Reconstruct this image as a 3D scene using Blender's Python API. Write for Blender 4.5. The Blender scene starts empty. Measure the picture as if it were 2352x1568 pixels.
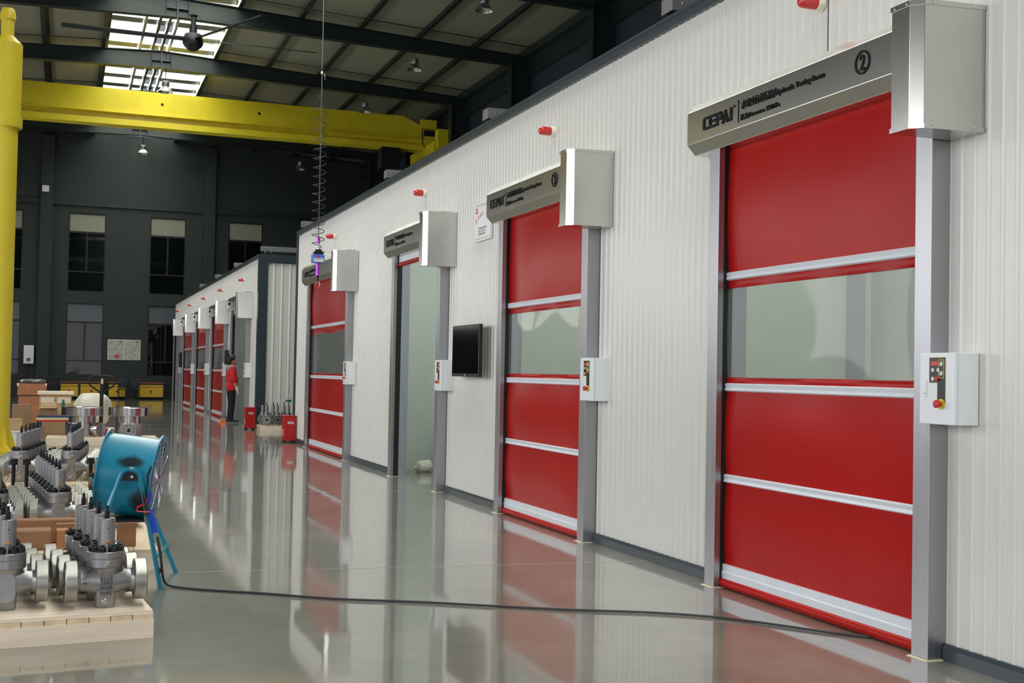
import bpy, bmesh, math, random
from mathutils import Vector, Matrix
random.seed(7)
PI = math.pi
SC = bpy.context.scene
COL = SC.collection

# ------------------------------------------------------------------ camera
f_px, yaw, pitch, roll = 2759.37, 0.35466638, 0.02690619, 0.01878309
cy, sy = math.cos(yaw), math.sin(yaw)
F = Vector((sy*math.cos(pitch), cy*math.cos(pitch), math.sin(pitch)))
rt = Vector((cy, -sy, 0)); up = rt.cross(F)
RT = rt*math.cos(roll) + up*math.sin(roll)
UP = -rt*math.sin(roll) + up*math.cos(roll)
cam = bpy.data.cameras.new('camera'); cam.sensor_width = 36; cam.lens = 36*f_px/2352
cam.clip_start = 0.05; cam.clip_end = 300
co = bpy.data.objects.new('camera', cam); COL.objects.link(co)
m = Matrix.Identity(4)
for i in range(3):
    m[i][0] = RT[i]; m[i][1] = UP[i]; m[i][2] = -F[i]
m[2][3] = 1.4
co.matrix_world = m
SC.camera = co

# ------------------------------------------------------------------ world, lights, exposure
SC.view_settings.view_transform = 'Standard'
SC.view_settings.look = 'None'
SC.view_settings.exposure = 0.0
SC.view_settings.gamma = 1.0
SC.view_settings.use_curve_mapping = False
SC.cycles.use_denoising = True
SC.cycles.max_bounces = 10
SC.cycles.diffuse_bounces = 5
SC.cycles.glossy_bounces = 5
SC.cycles.sample_clamp_indirect = 6
w = bpy.data.worlds.new('world'); SC.world = w; w.use_nodes = True
bgn = w.node_tree.nodes['Background']
bgn.inputs[0].default_value = (0.86, 0.93, 1.0, 1); bgn.inputs[1].default_value = 0.35

def area(name, loc, rot, sx, sz, radiance, color=(1, 1, 1)):
    l = bpy.data.lights.new(name, 'AREA'); l.shape = 'RECTANGLE'; l.size = sx; l.size_y = sz
    l.energy = radiance*PI*sx*sz; l.color = color
    o = bpy.data.objects.new(name, l); COL.objects.link(o); o.location = loc; o.rotation_euler = rot
    return o
# daylight entering by the ridge skylight, by the near windows of the left wall and by the open gate behind
area('skylight_daylight', (2.6, 22.5, 12.35), (0, 0, 0), 3.3, 64, 19.0, (1.0, 0.98, 0.93))
for k in range(5):
    area('window_daylight', (-7.72, -4 + 6.5*k, 3.6), (0, -PI/2, 0), 4.2, 4.6, 4.4, (0.98, 0.985, 0.99))
for k in range(4):
    area('far_block_fill', (-7.72, 31.5 + 6*k, 4.5), (0, -PI/2, 0), 2.0, 5.0, 3.8, (1.0, 0.97, 0.92))  # added fill lamps brightening the far block front; no windows known there
area('gate_daylight', (-0.6, -9.8, 3.2), (PI/2, 0, 0), 9, 5.6, 1.2, (0.96, 0.98, 1.0))

# ------------------------------------------------------------------ materials
MATS = {}
def s2l(c):
    return tuple((v/12.92 if v <= 0.04045 else ((v+0.055)/1.055)**2.4) for v in [x/255 for x in c]) + (1,)
def mat(name, rgb, rough=0.5, metal=0.0, var=0.08, scale=6.0, bump=0.0, bscale=40.0, stretch=None, rvar=0.0, coat=0.0, coatr=0.05, spec=0.5, ior=None, bdetail=3):
    M = bpy.data.materials.new(name); M.use_nodes = True
    nt = M.node_tree; N = nt.nodes; L = nt.links
    b = N['Principled BSDF']
    tc = N.new('ShaderNodeTexCoord'); mp = N.new('ShaderNodeMapping')
    L.new(tc.outputs['Object'], mp.inputs['Vector'])
    if stretch: mp.inputs['Scale'].default_value = stretch
    n = N.new('ShaderNodeTexNoise'); n.inputs['Scale'].default_value = scale; n.inputs['Detail'].default_value = 4
    L.new(mp.outputs[0], n.inputs['Vector'])
    base = s2l(rgb)
    r = N.new('ShaderNodeValToRGB')
    r.color_ramp.elements[0].position = 0.3; r.color_ramp.elements[1].position = 0.7
    r.color_ramp.elements[0].color = tuple(max(0, c*(1-var)) for c in base[:3]) + (1,)
    r.color_ramp.elements[1].color = tuple(min(1, c*(1+var)) for c in base[:3]) + (1,)
    L.new(n.outputs['Fac'], r.inputs['Fac']); L.new(r.outputs['Color'], b.inputs['Base Color'])
    b.inputs['Roughness'].default_value = rough; b.inputs['Metallic'].default_value = metal
    b.inputs['Specular IOR Level'].default_value = spec
    if ior: b.inputs['IOR'].default_value = ior
    if coat:
        b.inputs['Coat Weight'].default_value = coat; b.inputs['Coat Roughness'].default_value = coatr
    if rvar:
        mr = N.new('ShaderNodeMapRange'); mr.inputs[3].default_value = max(0.02, rough-rvar); mr.inputs[4].default_value = rough+rvar
        L.new(n.outputs['Fac'], mr.inputs[0]); L.new(mr.outputs[0], b.inputs['Roughness'])
    if bump:
        n2 = N.new('ShaderNodeTexNoise'); n2.inputs['Scale'].default_value = bscale; n2.inputs['Detail'].default_value = bdetail
        L.new(mp.outputs[0], n2.inputs['Vector'])
        bp = N.new('ShaderNodeBump'); bp.inputs['Strength'].default_value = bump; bp.inputs['Distance'].default_value = 0.01
        L.new(n2.outputs['Fac'], bp.inputs['Height']); L.new(bp.outputs[0], b.inputs['Normal'])
    MATS[name] = M
    return M
mat('panel_white', (221, 220, 216), 0.25, var=0.015, scale=0.8)
mat('panel_inner', (206, 214, 207), 0.45, var=0.02)
mat('trim_blue', (52, 62, 70), 0.3, var=0.06, spec=0.6)
mat('stainless', (208, 207, 203), 0.22, 1.0, var=0.03, scale=3, bump=0.05, bscale=1.6, bdetail=0, rvar=0.0)
mat('stainless_brushed', (172, 172, 177), 0.36, 1.0, var=0.04, scale=30, stretch=(1, 1, 0.05), rvar=0.05)
mat('aluminium', (222, 229, 238), 0.35, 0.05, var=0.02)
mat('alu_frame', (190, 190, 204), 0.3, 0.7, var=0.03)
mat('black_seal', (14, 15, 16), 0.6, var=0.2)
mat('letter_black', (7, 8, 8), 0.6, var=0.05, spec=0.2)
mat('box_white', (232, 236, 242), 0.35, var=0.01)
mat('panel_black', (18, 19, 20), 0.3, var=0.05)
mat('yellow_label', (222, 196, 40), 0.4, var=0.05)
mat('red_plastic', (196, 36, 40), 0.3, var=0.05)
mat('red_led', (214, 52, 62), 0.35, var=0.05)
mat('button_white', (222, 222, 214), 0.4)
mat('beacon_base', (236, 232, 214), 0.4)
mat('screen_black', (12, 14, 15), 0.08, var=0.05)
mat('tv_case', (18, 19, 20), 0.35)
mat('sign_white', (236, 236, 238), 0.35, var=0.01)
mat('crane_yellow', (232, 212, 44), 0.34, var=0.05, scale=2)
mat('column_yellow', (216, 196, 52), 0.4, var=0.05, scale=3)
mat('hall_green', (38, 49, 47), 0.55, var=0.10, scale=0.6)
mat('hall_steel', (32, 44, 43), 0.4, var=0.08, scale=1)
mat('roof_sheet', (150, 147, 128), 0.55, var=0.10, scale=0.35, stretch=(1, 0.2, 1))
mat('hall_blue', (44, 52, 64), 0.6, var=0.1, scale=0.5)
mat('frame_dark', (24, 26, 26), 0.4)
mat('pane_beige', (150, 150, 138), 0.25, var=0.12, scale=0.7)  # opaque beige-grey tone for the top panes of the upper windows
mat('pane_grey', (96, 102, 112), 0.15, var=0.12, scale=0.6)
mat('valve_steel', (156, 156, 160), 0.38, 0.85, var=0.06, scale=14, bump=0.1, bscale=120)
mat('machined', (166, 165, 160), 0.36, 0.95, var=0.04, scale=20, stretch=(4, 0.4, 0.4))
mat('machined_bright', (196, 194, 198), 0.18, 1.0, var=0.05, scale=5)
mat('nut_black', (22, 27, 28), 0.32, 0.3, var=0.15, scale=60)
mat('stem_black', (30, 34, 40), 0.35, 0.5, var=0.1)
mat('brass', (178, 138, 70), 0.3, 0.9, var=0.08, scale=50)
mat('zinc', (226, 226, 222), 0.18, 1.0, var=0.05)
mat('stamp', (112, 112, 118), 0.5, 0.6)
mat('wood_light', (242, 226, 206), 0.62, var=0.14, scale=3.5, stretch=(0.25, 3, 3), bump=0.15, bscale=30)
mat('wood_long', (230, 208, 178), 0.62, var=0.16, scale=3.5, stretch=(3, 0.25, 3), bump=0.15, bscale=30)
mat('wood_end', (206, 164, 118), 0.7, var=0.2, scale=9, stretch=(2, 2, 0.5))
mat('wood_brown', (150, 108, 76), 0.7, var=0.2, scale=6, stretch=(0.5, 2, 2))
mat('wood_orange', (178, 118, 80), 0.65, var=0.12, scale=6)
mat('cardboard', (150, 118, 90), 0.8, var=0.08, scale=5)
mat('cardboard_light', (186, 156, 118), 0.8, var=0.08, scale=5)
mat('bag_white', (232, 228, 212), 0.6, var=0.05, scale=4)
mat('plastic_film', (130, 132, 132), 0.2, var=0.2, scale=12)
mat('fan_teal', (24, 134, 166), 0.28, var=0.12, scale=4, spec=0.6)
mat('fan_dark', (14, 18, 20), 0.5, var=0.3)
mat('grille', (186, 176, 184), 0.3, 0.8)
mat('tape_blue', (36, 78, 226), 0.35)
mat('wire_red', (204, 30, 40), 0.35)
mat('cable_grey', (50, 54, 58), 0.5)
mat('steel_cable', (150, 150, 142), 0.35, 0.7)
mat('purple_metal', (170, 60, 200), 0.25, 0.4, spec=0.8)
mat('blue_box', (70, 120, 225), 0.35)
mat('cart_blue', (24, 66, 116), 0.45)
mat('cart_cream', (226, 202, 150), 0.5)
mat('cart_red', (180, 52, 44), 0.5)
mat('bench_yellow', (214, 172, 40), 0.45, var=0.04)
mat('bench_blue', (32, 44, 62), 0.5)
mat('bench_top', (146, 78, 52), 0.5)
mat('chair_black', (20, 22, 26), 0.6)
mat('extinguisher_red', (176, 22, 28), 0.3, var=0.05)
mat('paper', (226, 226, 222), 0.25, var=0.03)
mat('paper_pattern', (186, 186, 176), 0.25, var=0.25, scale=10)
mat('skin', (198, 146, 118), 0.5, var=0.05, scale=20)
mat('jacket_red', (206, 34, 42), 0.75, var=0.08, scale=12)
mat('jacket_grey', (150, 138, 134), 0.75, var=0.08)
mat('trousers_black', (20, 21, 24), 0.85, var=0.15, scale=9)
mat('hair_black', (26, 23, 22), 0.6, var=0.2, scale=40)
mat('glove_white', (222, 220, 206), 0.8, var=0.06)
mat('shoe_black', (34, 34, 36), 0.5)
mat('shoe_sole', (150, 150, 150), 0.6)
mat('green_cap', (24, 122, 84), 0.4)
mat('lamp_alu', (190, 190, 180), 0.28, 0.85)
mat('orange', (236, 120, 60), 0.5)
mat('sealant', (222, 212, 184), 0.6)
mat('floor_joint', (196, 196, 184), 0.5)

def curtain_mat():
    M = mat('curtain_red', (172, 22, 20), 0.3, var=0.05, scale=1.3, bump=0.04, bscale=2.0, bdetail=1, spec=0.14, stretch=(1, 1, 0.5))
curtain_mat()
def floor_mat():
    M = bpy.data.materials.new('floor_epoxy'); M.use_nodes = True
    N = M.node_tree.nodes; L = M.node_tree.links; b = N['Principled BSDF']
    tc = N.new('ShaderNodeTexCoord')
    n1 = N.new('ShaderNodeTexNoise'); n1.inputs['Scale'].default_value = 0.55; n1.inputs['Detail'].default_value = 7; n1.inputs['Roughness'].default_value = 0.6
    n2 = N.new('ShaderNodeTexNoise'); n2.inputs['Scale'].default_value = 7; n2.inputs['Detail'].default_value = 6
    L.new(tc.outputs['Object'], n1.inputs['Vector']); L.new(tc.outputs['Object'], n2.inputs['Vector'])
    mx = N.new('ShaderNodeMath'); mx.operation = 'MULTIPLY_ADD'; mx.inputs[1].default_value = 0.35
    L.new(n2.outputs['Fac'], mx.inputs[0]); L.new(n1.outputs['Fac'], mx.inputs[2])
    r = N.new('ShaderNodeValToRGB'); r.color_ramp.elements[0].position = 0.45; r.color_ramp.elements[1].position = 0.9
    r.color_ramp.elements[0].color = s2l((104, 103, 94)); r.color_ramp.elements[1].color = s2l((134, 132, 120))
    L.new(mx.outputs[0], r.inputs['Fac']); L.new(r.outputs['Color'], b.inputs['Base Color'])
    b.inputs['Roughness'].default_value = 0.45
    b.inputs['Coat Weight'].default_value = 1.0; b.inputs['Coat IOR'].default_value = 1.85
    mr = N.new('ShaderNodeMapRange'); mr.inputs[1].default_value = 0.3; mr.inputs[2].default_value = 0.75; mr.inputs[3].default_value = 0.02; mr.inputs[4].default_value = 0.10
    L.new(n1.outputs['Fac'], mr.inputs[0]); L.new(mr.outputs[0], b.inputs['Coat Roughness'])
    n3 = N.new('ShaderNodeTexNoise'); n3.inputs['Scale'].default_value = 1.6; n3.inputs['Detail'].default_value = 2
    L.new(tc.outputs['Object'], n3.inputs['Vector'])
    bp = N.new('ShaderNodeBump'); bp.inputs['Strength'].default_value = 0.045; bp.inputs['Distance'].default_value = 0.02
    L.new(n3.outputs['Fac'], bp.inputs['Height']); L.new(bp.outputs[0], b.inputs['Coat Normal'])
    MATS['floor_epoxy'] = M
floor_mat()
def clear_mat(name, tint, transp, rough=0.06):
    M = bpy.data.materials.new(name); M.use_nodes = True
    N = M.node_tree.nodes; L = M.node_tree.links; b = N['Principled BSDF']; out = N['Material Output']
    b.inputs['Base Color'].default_value = s2l(tint); b.inputs['Roughness'].default_value = rough
    t = N.new('ShaderNodeBsdfTransparent'); t.inputs[0].default_value = (0.93, 0.95, 0.93, 1)
    n = N.new('ShaderNodeTexNoise'); n.inputs['Scale'].default_value = 2.0; n.inputs['Detail'].default_value = 1
    tc = N.new('ShaderNodeTexCoord'); L.new(tc.outputs['Object'], n.inputs['Vector'])
    bp = N.new('ShaderNodeBump'); bp.inputs['Strength'].default_value = 0.03; bp.inputs['Distance'].default_value = 0.02
    L.new(n.outputs['Fac'], bp.inputs['Height']); L.new(bp.outputs[0], b.inputs['Normal'])
    mx = N.new('ShaderNodeMixShader'); mx.inputs[0].default_value = transp
    L.new(b.outputs[0], mx.inputs[1]); L.new(t.outputs[0], mx.inputs[2]); L.new(mx.outputs[0], out.inputs[0])
    MATS[name] = M
clear_mat('vision_pvc', (170, 178, 172), 0.72, 0.04)
clear_mat('pane_dark', (14, 19, 21), 0.10, 0.03)
clear_mat('skylight_sheet', (236, 240, 240), 0.72, 0.3)
def beacon_mat():
    M = mat('beacon_red', (222, 44, 48), 0.18, var=0.04, scale=30)
    b = M.node_tree.nodes['Principled BSDF']
    b.inputs['Transmission Weight'].default_value = 0.25; b.inputs['Coat Weight'].default_value = 0.6
beacon_mat()

# ------------------------------------------------------------------ mesh helpers
class MB:
    def __init__(s): s.v = []; s.f = []; s.sm = []
    def add(s, vs, fs, smooth=False):
        o = len(s.v); s.v += [tuple(v) for v in vs]
        for q in fs: s.f.append(tuple(i+o for i in q)); s.sm.append(smooth)
        return s
    def box(s, x0, x1, y0, y1, z0, z1):
        return s.add([(x0,y0,z0),(x1,y0,z0),(x1,y1,z0),(x0,y1,z0),(x0,y0,z1),(x1,y0,z1),(x1,y1,z1),(x0,y1,z1)],
              [(0,3,2,1),(4,5,6,7),(0,1,5,4),(1,2,6,5),(2,3,7,6),(3,0,4,7)])
    def prism(s, pts, axis, a, b, smooth=False):
        # pts: 2D profile; axis 'x': (y,z); 'y': (x,z); 'z': (x,y)
        def P(p, t): return {'x': (t, p[0], p[1]), 'y': (p[0], t, p[1]), 'z': (p[0], p[1], t)}[axis]
        n = len(pts); vs = [P(p, a) for p in pts] + [P(p, b) for p in pts]
        s.add(vs, [tuple(range(n))[::-1], tuple(range(n, 2*n))])
        return s.add(vs, [(i, (i+1) % n, n+(i+1) % n, n+i) for i in range(n)], smooth)
    def rings(s, rings, close=True, smooth=True):
        n = len(rings[0]); vs = [p for r in rings for p in r]; fs = []
        for k in range(len(rings)-1):
            for i in range(n if close else n-1):
                j = (i+1) % n
                fs.append((k*n+i, k*n+j, (k+1)*n+j, (k+1)*n+i))
        return s.add(vs, fs, smooth)
    def cap(s, ring, flip=False):
        r = tuple(range(len(ring)))
        return s.add(ring, [r[::-1] if flip else r])
    def lathe(s, prof, c=(0,0,0), axis=(0,0,1), n=20, caps=True, smooth=True, phase=0.0):
        A = Vector(axis).normalized(); u = A.orthogonal().normalized(); w_ = A.cross(u)
        if abs(A.z) > .99: u = Vector((1,0,0)); w_ = A.cross(u)
        C = Vector(c); R = []
        for r, h in prof:
            R.append([C + A*h + (u*math.cos(2*PI*i/n+phase) + w_*math.sin(2*PI*i/n+phase))*r for i in range(n)])
        # split rings where the profile turns sharply, so edges stay crisp
        seg = [R[0]]
        for k in range(1, len(R)):
            s.rings([R[k-1], R[k]], True, smooth)
        if caps:
            s.cap(R[0], True); s.cap(R[-1])
        return s
    def cyl(s, p0, p1, r0, r1=None, n=14, caps=True, smooth=True, phase=0.0):
        p0 = Vector(p0); d = Vector(p1)-p0
        return s.lathe([(r0, 0), (r0 if r1 is None else r1, d.length)], p0, d, n, caps, smooth, phase)
    def tube(s, path, r, n=8, caps=True):
        P = [Vector(p) for p in path]; R = []; prev = None
        for i, p in enumerate(P):
            t = (P[min(i+1, len(P)-1)] - P[max(i-1, 0)]).normalized()
            if prev is None: u = t.orthogonal().normalized()
            else:
                u = prev - t*prev.dot(t)
                u = u.normalized() if u.length > 1e-6 else t.orthogonal().normalized()
            prev = u; w_ = t.cross(u); rr = r[i] if isinstance(r, (list, tuple)) else r
            R.append([p + (u*math.cos(2*PI*k/n) + w_*math.sin(2*PI*k/n))*rr for k in range(n)])
        s.rings(R)
        if caps: s.cap(R[0], True); s.cap(R[-1])
        return s
    def ball(s, c, r, n=12, k=8, sq=(1,1,1)):
        C = Vector(c); R = []
        for j in range(k+1):
            a = -PI/2 + PI*j/k; rr = max(math.cos(a), 1e-3)
            R.append([C + Vector((r*rr*math.cos(2*PI*i/n)*sq[0], r*rr*math.sin(2*PI*i/n)*sq[1], r*math.sin(a)*sq[2])) for i in range(n)])
        return s.rings(R)
def mesh(name, mb, material):
    me = bpy.data.meshes.new(name); me.from_pydata(mb.v, [], mb.f)
    me.polygons.foreach_set('use_smooth', mb.sm)
    if material: me.materials.append(MATS[material])
    bm = bmesh.new(); bm.from_mesh(me); bmesh.ops.remove_doubles(bm, verts=bm.verts, dist=1e-5)
    bmesh.ops.recalc_face_normals(bm, faces=bm.faces)
    for e in bm.edges:
        if len(e.link_faces) == 2 and e.calc_face_angle(0) > 0.6: e.smooth = False
    bm.to_mesh(me); bm.free(); me.update()
    return me
def obj(name, mb, material, parent=None, bevel=0):
    me = mb if isinstance(mb, bpy.types.Mesh) else mesh(name, mb, material)
    o = bpy.data.objects.new(name, me); COL.objects.link(o)
    if parent is not None: o.parent = parent
    if bevel:
        b = o.modifiers.new('bevel', 'BEVEL'); b.width = bevel; b.segments = 2; b.limit_method = 'ANGLE'
    return o
def empty(name, loc=(0,0,0), rz=0):
    o = bpy.data.objects.new(name, None); COL.objects.link(o); o.location = loc; o.rotation_euler = (0,0,rz); o.empty_display_size = .1
    return o
def tag(o, label, cat, group=None):
    o['label'] = label; o['category'] = cat
    if group: o['group'] = group
    return o
def struct(o, label=None):
    o['kind'] = 'structure'
    if label: o['label'] = label
    return o
def dup(root, loc, rz, label=None, group=None, scale=1.0):
    def cp(o, par):
        c = o.copy(); COL.objects.link(c)
        if par is not None: c.parent = par
        for ch in list(o.children): cp(ch, c)
        return c
    r = cp(root, None); r.location = loc; r.rotation_euler = (0,0,rz); r.scale = (scale,)*3
    if label: r['label'] = label
    if group: r['group'] = group
    return r
def B(x0, x1, y0, y1, z0, z1): return MB().box(x0, x1, y0, y1, z0, z1)

# lettering: a text turned into a flat extruded mesh that fills a given rectangle
def text_mesh(name, body, w_, h_, depth, material, bold=0.0, fit=True, spacing=1.0):
    c = bpy.data.curves.new(name, 'FONT'); c.body = body; c.size = 1; c.extrude = 0.02; c.offset = bold; c.resolution_u = 3; c.space_character = spacing
    o = bpy.data.objects.new(name, c); COL.objects.link(o)
    bpy.context.view_layer.update()
    dg = bpy.context.evaluated_depsgraph_get()
    me = bpy.data.meshes.new_from_object(o.evaluated_get(dg))
    bpy.data.objects.remove(o); bpy.data.curves.remove(c)
    xs = [v.co.x for v in me.vertices]; ys = [v.co.y for v in me.vertices]
    x0, x1, y0, y1 = min(xs), max(xs), min(ys), max(ys)
    sx, sy_ = w_/(x1-x0), h_/(y1-y0)
    for v in me.vertices:
        v.co = Vector(((v.co.x-x0)*sx, (v.co.y-y0)*sy_, (v.co.z+0.02)/0.04*depth))
    me.materials.clear(); me.materials.append(MATS[material]); me.name = name
    return me
# frame for signs on a face that looks towards -X: text runs towards -Y
M_NEGX = Matrix(((0,0,-1,0),(-1,0,0,0),(0,1,0,0),(0,0,0,1)))
# and on a face that looks towards -Y: text runs towards +X
M_NEGY = Matrix(((1,0,0,0),(0,0,-1,0),(0,1,0,0),(0,0,0,1)))
def put(name, me, M, loc, parent):
    me2 = me.copy(); me2.transform(M); me2.transform(Matrix.Translation(loc))
    return obj(name, me2, None, parent)

# ================================================================== THE SETTING
WX = 4.2                      # plane of the testing-room fronts
fl = struct(obj('floor', B(-8, 13.2, -10.2, 56, -0.2, 0), 'floor_epoxy'))
for yj in (3.1, 8.55, 14.0, 19.5, 25.0, 30.5, 36.0, 41.5, 47.0):
    obj('floor_joint', MB().add([(-7.7, yj+.75, .0012), (4.18, yj-.35, .0012), (4.18, yj-.341, .0012), (-7.7, yj+.759, .0012)], [(0,1,2,3)]), 'floor_joint', fl)
# hall walls
wb = struct(empty('wall_back'))
WY = 55.5
WIN = [(-3.45, -1.9), (-0.07, 1.47), (3.33, 4.87), (6.74, 8.28)]
zs = [(0, .98), (4.12, 4.62), (8.05, 11.6)]
for z0, z1 in zs: obj('wall_band', B(-8, 13.2, WY, WY+.3, z0, z1), 'hall_green', wb)
xs = [-8] + [v for w_ in WIN for v in w_] + [13.2]
for i in range(0, len(xs), 2):
    for z0, z1 in ((.98, 4.12), (4.62, 8.05)): obj('wall_pier', B(xs[i], xs[i+1], WY, WY+.3, z0, z1), 'hall_green', wb)
for x0 in (-1.22, 5.6): obj('pilaster', B(x0, x0+.5, WY-.32, WY, 0, 11.3), 'hall_green', wb)
obj('wall_ledge', B(-8, 13.2, WY-.12, WY, 8.36, 8.56), 'hall_steel', wb)
wn = 0
for x0, x1 in WIN:
    for lo, hi, t, low in ((4.62, 8.05, 7.22, 5.5), (.98, 4.12, 3.3, 1.62)):
        wn += 1
        wo = struct(empty('window_%d' % wn, ((x0+x1)/2, WY+.06, lo)))
        hw = (x1-x0)/2; H = hi-lo; t1 = t-lo; t2 = low-lo
        fr = MB()
        for a, b in ((-hw, -hw+.05), (hw-.05, hw)): fr.box(a, b, 0, .06, 0, H)
        for a, b in ((0, .05), (H-.05, H), (t1-.04, t1+.04), (t2-.03, t2+.03)): fr.box(-hw+.05, hw-.05, 0, .06, a, b)
        fr.box(-.035, .035, 0, .06, t2+.03, t1-.04)
        obj('window_frame', fr, 'frame_dark', wo)
        for a, b, c, d, mt in ((-hw+.05, hw-.05, t1+.04, H-.05, 'pane_beige' if lo > 4 else 'pane_grey'), (-hw+.05, -.035, t2+.03, t1-.04, 'pane_dark'), (.035, hw-.05, t2+.03, t1-.04, 'pane_dark'), (-hw+.05, hw-.05, .05, t2-.03, 'pane_dark')):
            obj('pane', B(a, b, .03, .04, c, d), mt, wo)
        obj('curtain', B(hw-.3, hw-.06, .10, .13, .03, t1-.05), 'pane_grey', wo)
        obj('blind', B(-hw, hw, .22, .24, 0, H), 'frame_dark', wo)
# right hall wall with its columns and the crane runway
wr = struct(empty('wall_right_hall'))
obj('wall_sheet', B(13, 13.2, -10, 55.8, 0, 11.4), 'hall_blue', wr)
for k in range(-6, 4):
    y = 34 + 6*k + (0 if k else 0)
    cm = MB(); cm.box(12.35, 12.38, y-.17, y+.17, 0, 10.9).box(12.97, 13.0, y-.17, y+.17, 0, 10.9).box(12.38, 12.97, y-.01, y+.01, 0, 10.9)
    struct(obj('column_hall', cm, 'hall_steel'))
struct(obj('runway_beam', MB().box(12.55, 12.95, -10, 55, 9.0, 9.06).box(12.72, 12.78, -10, 55, 8.4, 9.0).box(12.6, 12.9, -10, 55, 8.34, 8.4), 'hall_steel'))
wl = struct(empty('wall_left'))
obj('wall_sill', B(-8, -7.8, -10, 55.8, 0, 1.3), 'hall_green', wl)
obj('wall_head', B(-8, -7.8, -10, 55.8, 6.4, 11.4), 'hall_green', wl); obj('wall_head', B(-8, -7.8, -10, 28.5, 5.9, 6.4), 'hall_green', wl); obj('wall_sill', B(-8, -7.8, 28.5, 55.8, 1.3, 3.4), 'hall_green', wl)
for k in range(5): obj('wall_pier', B(-8, -7.8, 28 + 6*k, 29+6*k if k < 4 else 55.8, 3.4, 6.4), 'hall_green', wl)  # gaps between these piers are added to make way for the far fill lamps
for k in range(6): obj('wall_pier', B(-8, -7.8, -8.3+6.5*k, -6.3+6.5*k if k < 5 else 28.5, 1.3, 5.9), 'hall_green', wl)
wf = struct(empty('wall_front'))
obj('wall_sheet', B(-8, -5.1, -10.2, -10, 0, 11.4), 'hall_green', wf); obj('wall_sheet', B(3.9, 13.2, -10.2, -10, 0, 11.4), 'hall_green', wf)
obj('wall_sheet', B(-5.1, 3.9, -10.2, -10, 6.1, 11.4), 'hall_green', wf)

# ------------------------------------------------------------------ roof
ce = struct(empty('ceiling'))
RX, RZ, EX, EZ = 2.6, 11.74, 13.0, 11.22
def rz(x): return RZ - (RZ-EZ)*abs(x-RX)/(EX-RX)
SK0, SK1 = 0.87, 4.33
bays = [-10, -2, 4, 10, 16, 22, 28, 34, 40, 46, 52, 55.8]
for i in range(len(bays)-1):
    y0, y1 = bays[i], bays[i+1]
    for xa, xb in ((-7.8, SK0), (SK1, 13.0)):
        n = max(1, round((y1-y0)/1.0)); st = (y1-y0)/n
        mb = MB()
        for k in range(n):      # laid sheets lapping over one another
            a, b = y0+k*st, y0+(k+1)*st
            mb.add([(xa, a, rz(xa)+.03), (xb, a, rz(xb)+.03), (xb, b+.02, rz(xb)+.012), (xa, b+.02, rz(xa)+.012), (xa, a, rz(xa)+.06), (xb, a, rz(xb)+.06), (xb, b+.02, rz(xb)+.06), (xa, b+.02, rz(xa)+.06)],
                   [(0,1,2,3), (7,6,5,4), (0,4,5,1), (2,6,7,3), (1,5,6,2), (0,3,7,4)])
        obj('roof_sheet', mb, 'roof_sheet', ce)
    # two tie rods per bay
    for fr_ in (.14, .86):
        ym = y0+(y1-y0)*fr_
        obj('tie_rod', MB().tube([(-7.7, ym, rz(-7.7)-.12), (SK0, ym, rz(SK0)-.12)], .014, 5), 'hall_steel', ce)
        obj('tie_rod', MB().tube([(SK1, ym, rz(SK1)-.12), (12.9, ym, rz(12.9)-.12)], .014, 5), 'hall_steel', ce)
me_p = None
for k in range(-6, 7):
    if k == 0: continue
    x = RX + 1.73*k
    if x < -7.8: continue
    z = rz(x)
    obj('purlin', MB().box(x-.11, x+.01, -10, 55.6, z-.2, z-.185).box(x, x+.012, -10, 55.6, z-.185, z+.015).box(x-.01, x+.11, -10, 55.6, z+.015, z+.028), 'hall_steel', ce)
for y in bays[1:-1]:
    for sgn in (-1, 1):
        xe = RX + sgn*10.4
        T = lambda x: rz(x)-.205
        Bt = lambda x: 11.0 - .28*abs(x-RX)/10.4
        mb = MB()
        xs2 = [RX, RX+sgn*5.2, xe]
        for a, b in zip(xs2[:-1], xs2[1:]):
            mb.add([(a, y-.006, Bt(a)), (b, y-.006, Bt(b)), (b, y+.006, Bt(b)), (a, y+.006, Bt(a)), (a, y-.006, T(a)), (b, y-.006, T(b)), (b, y+.006, T(b)), (a, y+.006, T(a))],
                   [(0,3,2,1), (4,5,6,7), (0,1,5,4), (1,2,6,5), (2,3,7,6), (3,0,4,7)])
            for Z in (Bt, T):
                mb.add([(a, y-.12, Z(a)), (b, y-.12, Z(b)), (b, y+.12, Z(b)), (a, y+.12, Z(a)), (a, y-.12, Z(a)+.02), (b, y-.12, Z(b)+.02), (b, y+.12, Z(b)+.02), (a, y+.12, Z(a)+.02)],
                       [(0,3,2,1), (4,5,6,7), (0,1,5,4), (1,2,6,5), (2,3,7,6), (3,0,4,7)])
        obj('rafter', mb, 'hall_steel', ce)
    obj('ridge_plate', MB().box(RX-.02, RX+.02, y-.14, y-.006, 10.86, 11.5).box(RX-.3, RX+.3, y-.13, y-.006, 11.22, 11.245), 'hall_steel', ce)
    for dx in (-.3, .3): obj('stiffener', B(RX+dx-.006, RX+dx+.006, y-.12, y-.006, 11.02, 11.5), 'hall_steel', ce)
obj('eave_strut', MB().box(12.7, 12.98, -10, 55.5, 10.95, 11.17).box(12.9, 12.98, -10, 55.5, 10.4, 10.95), 'hall_steel', ce)
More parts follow.
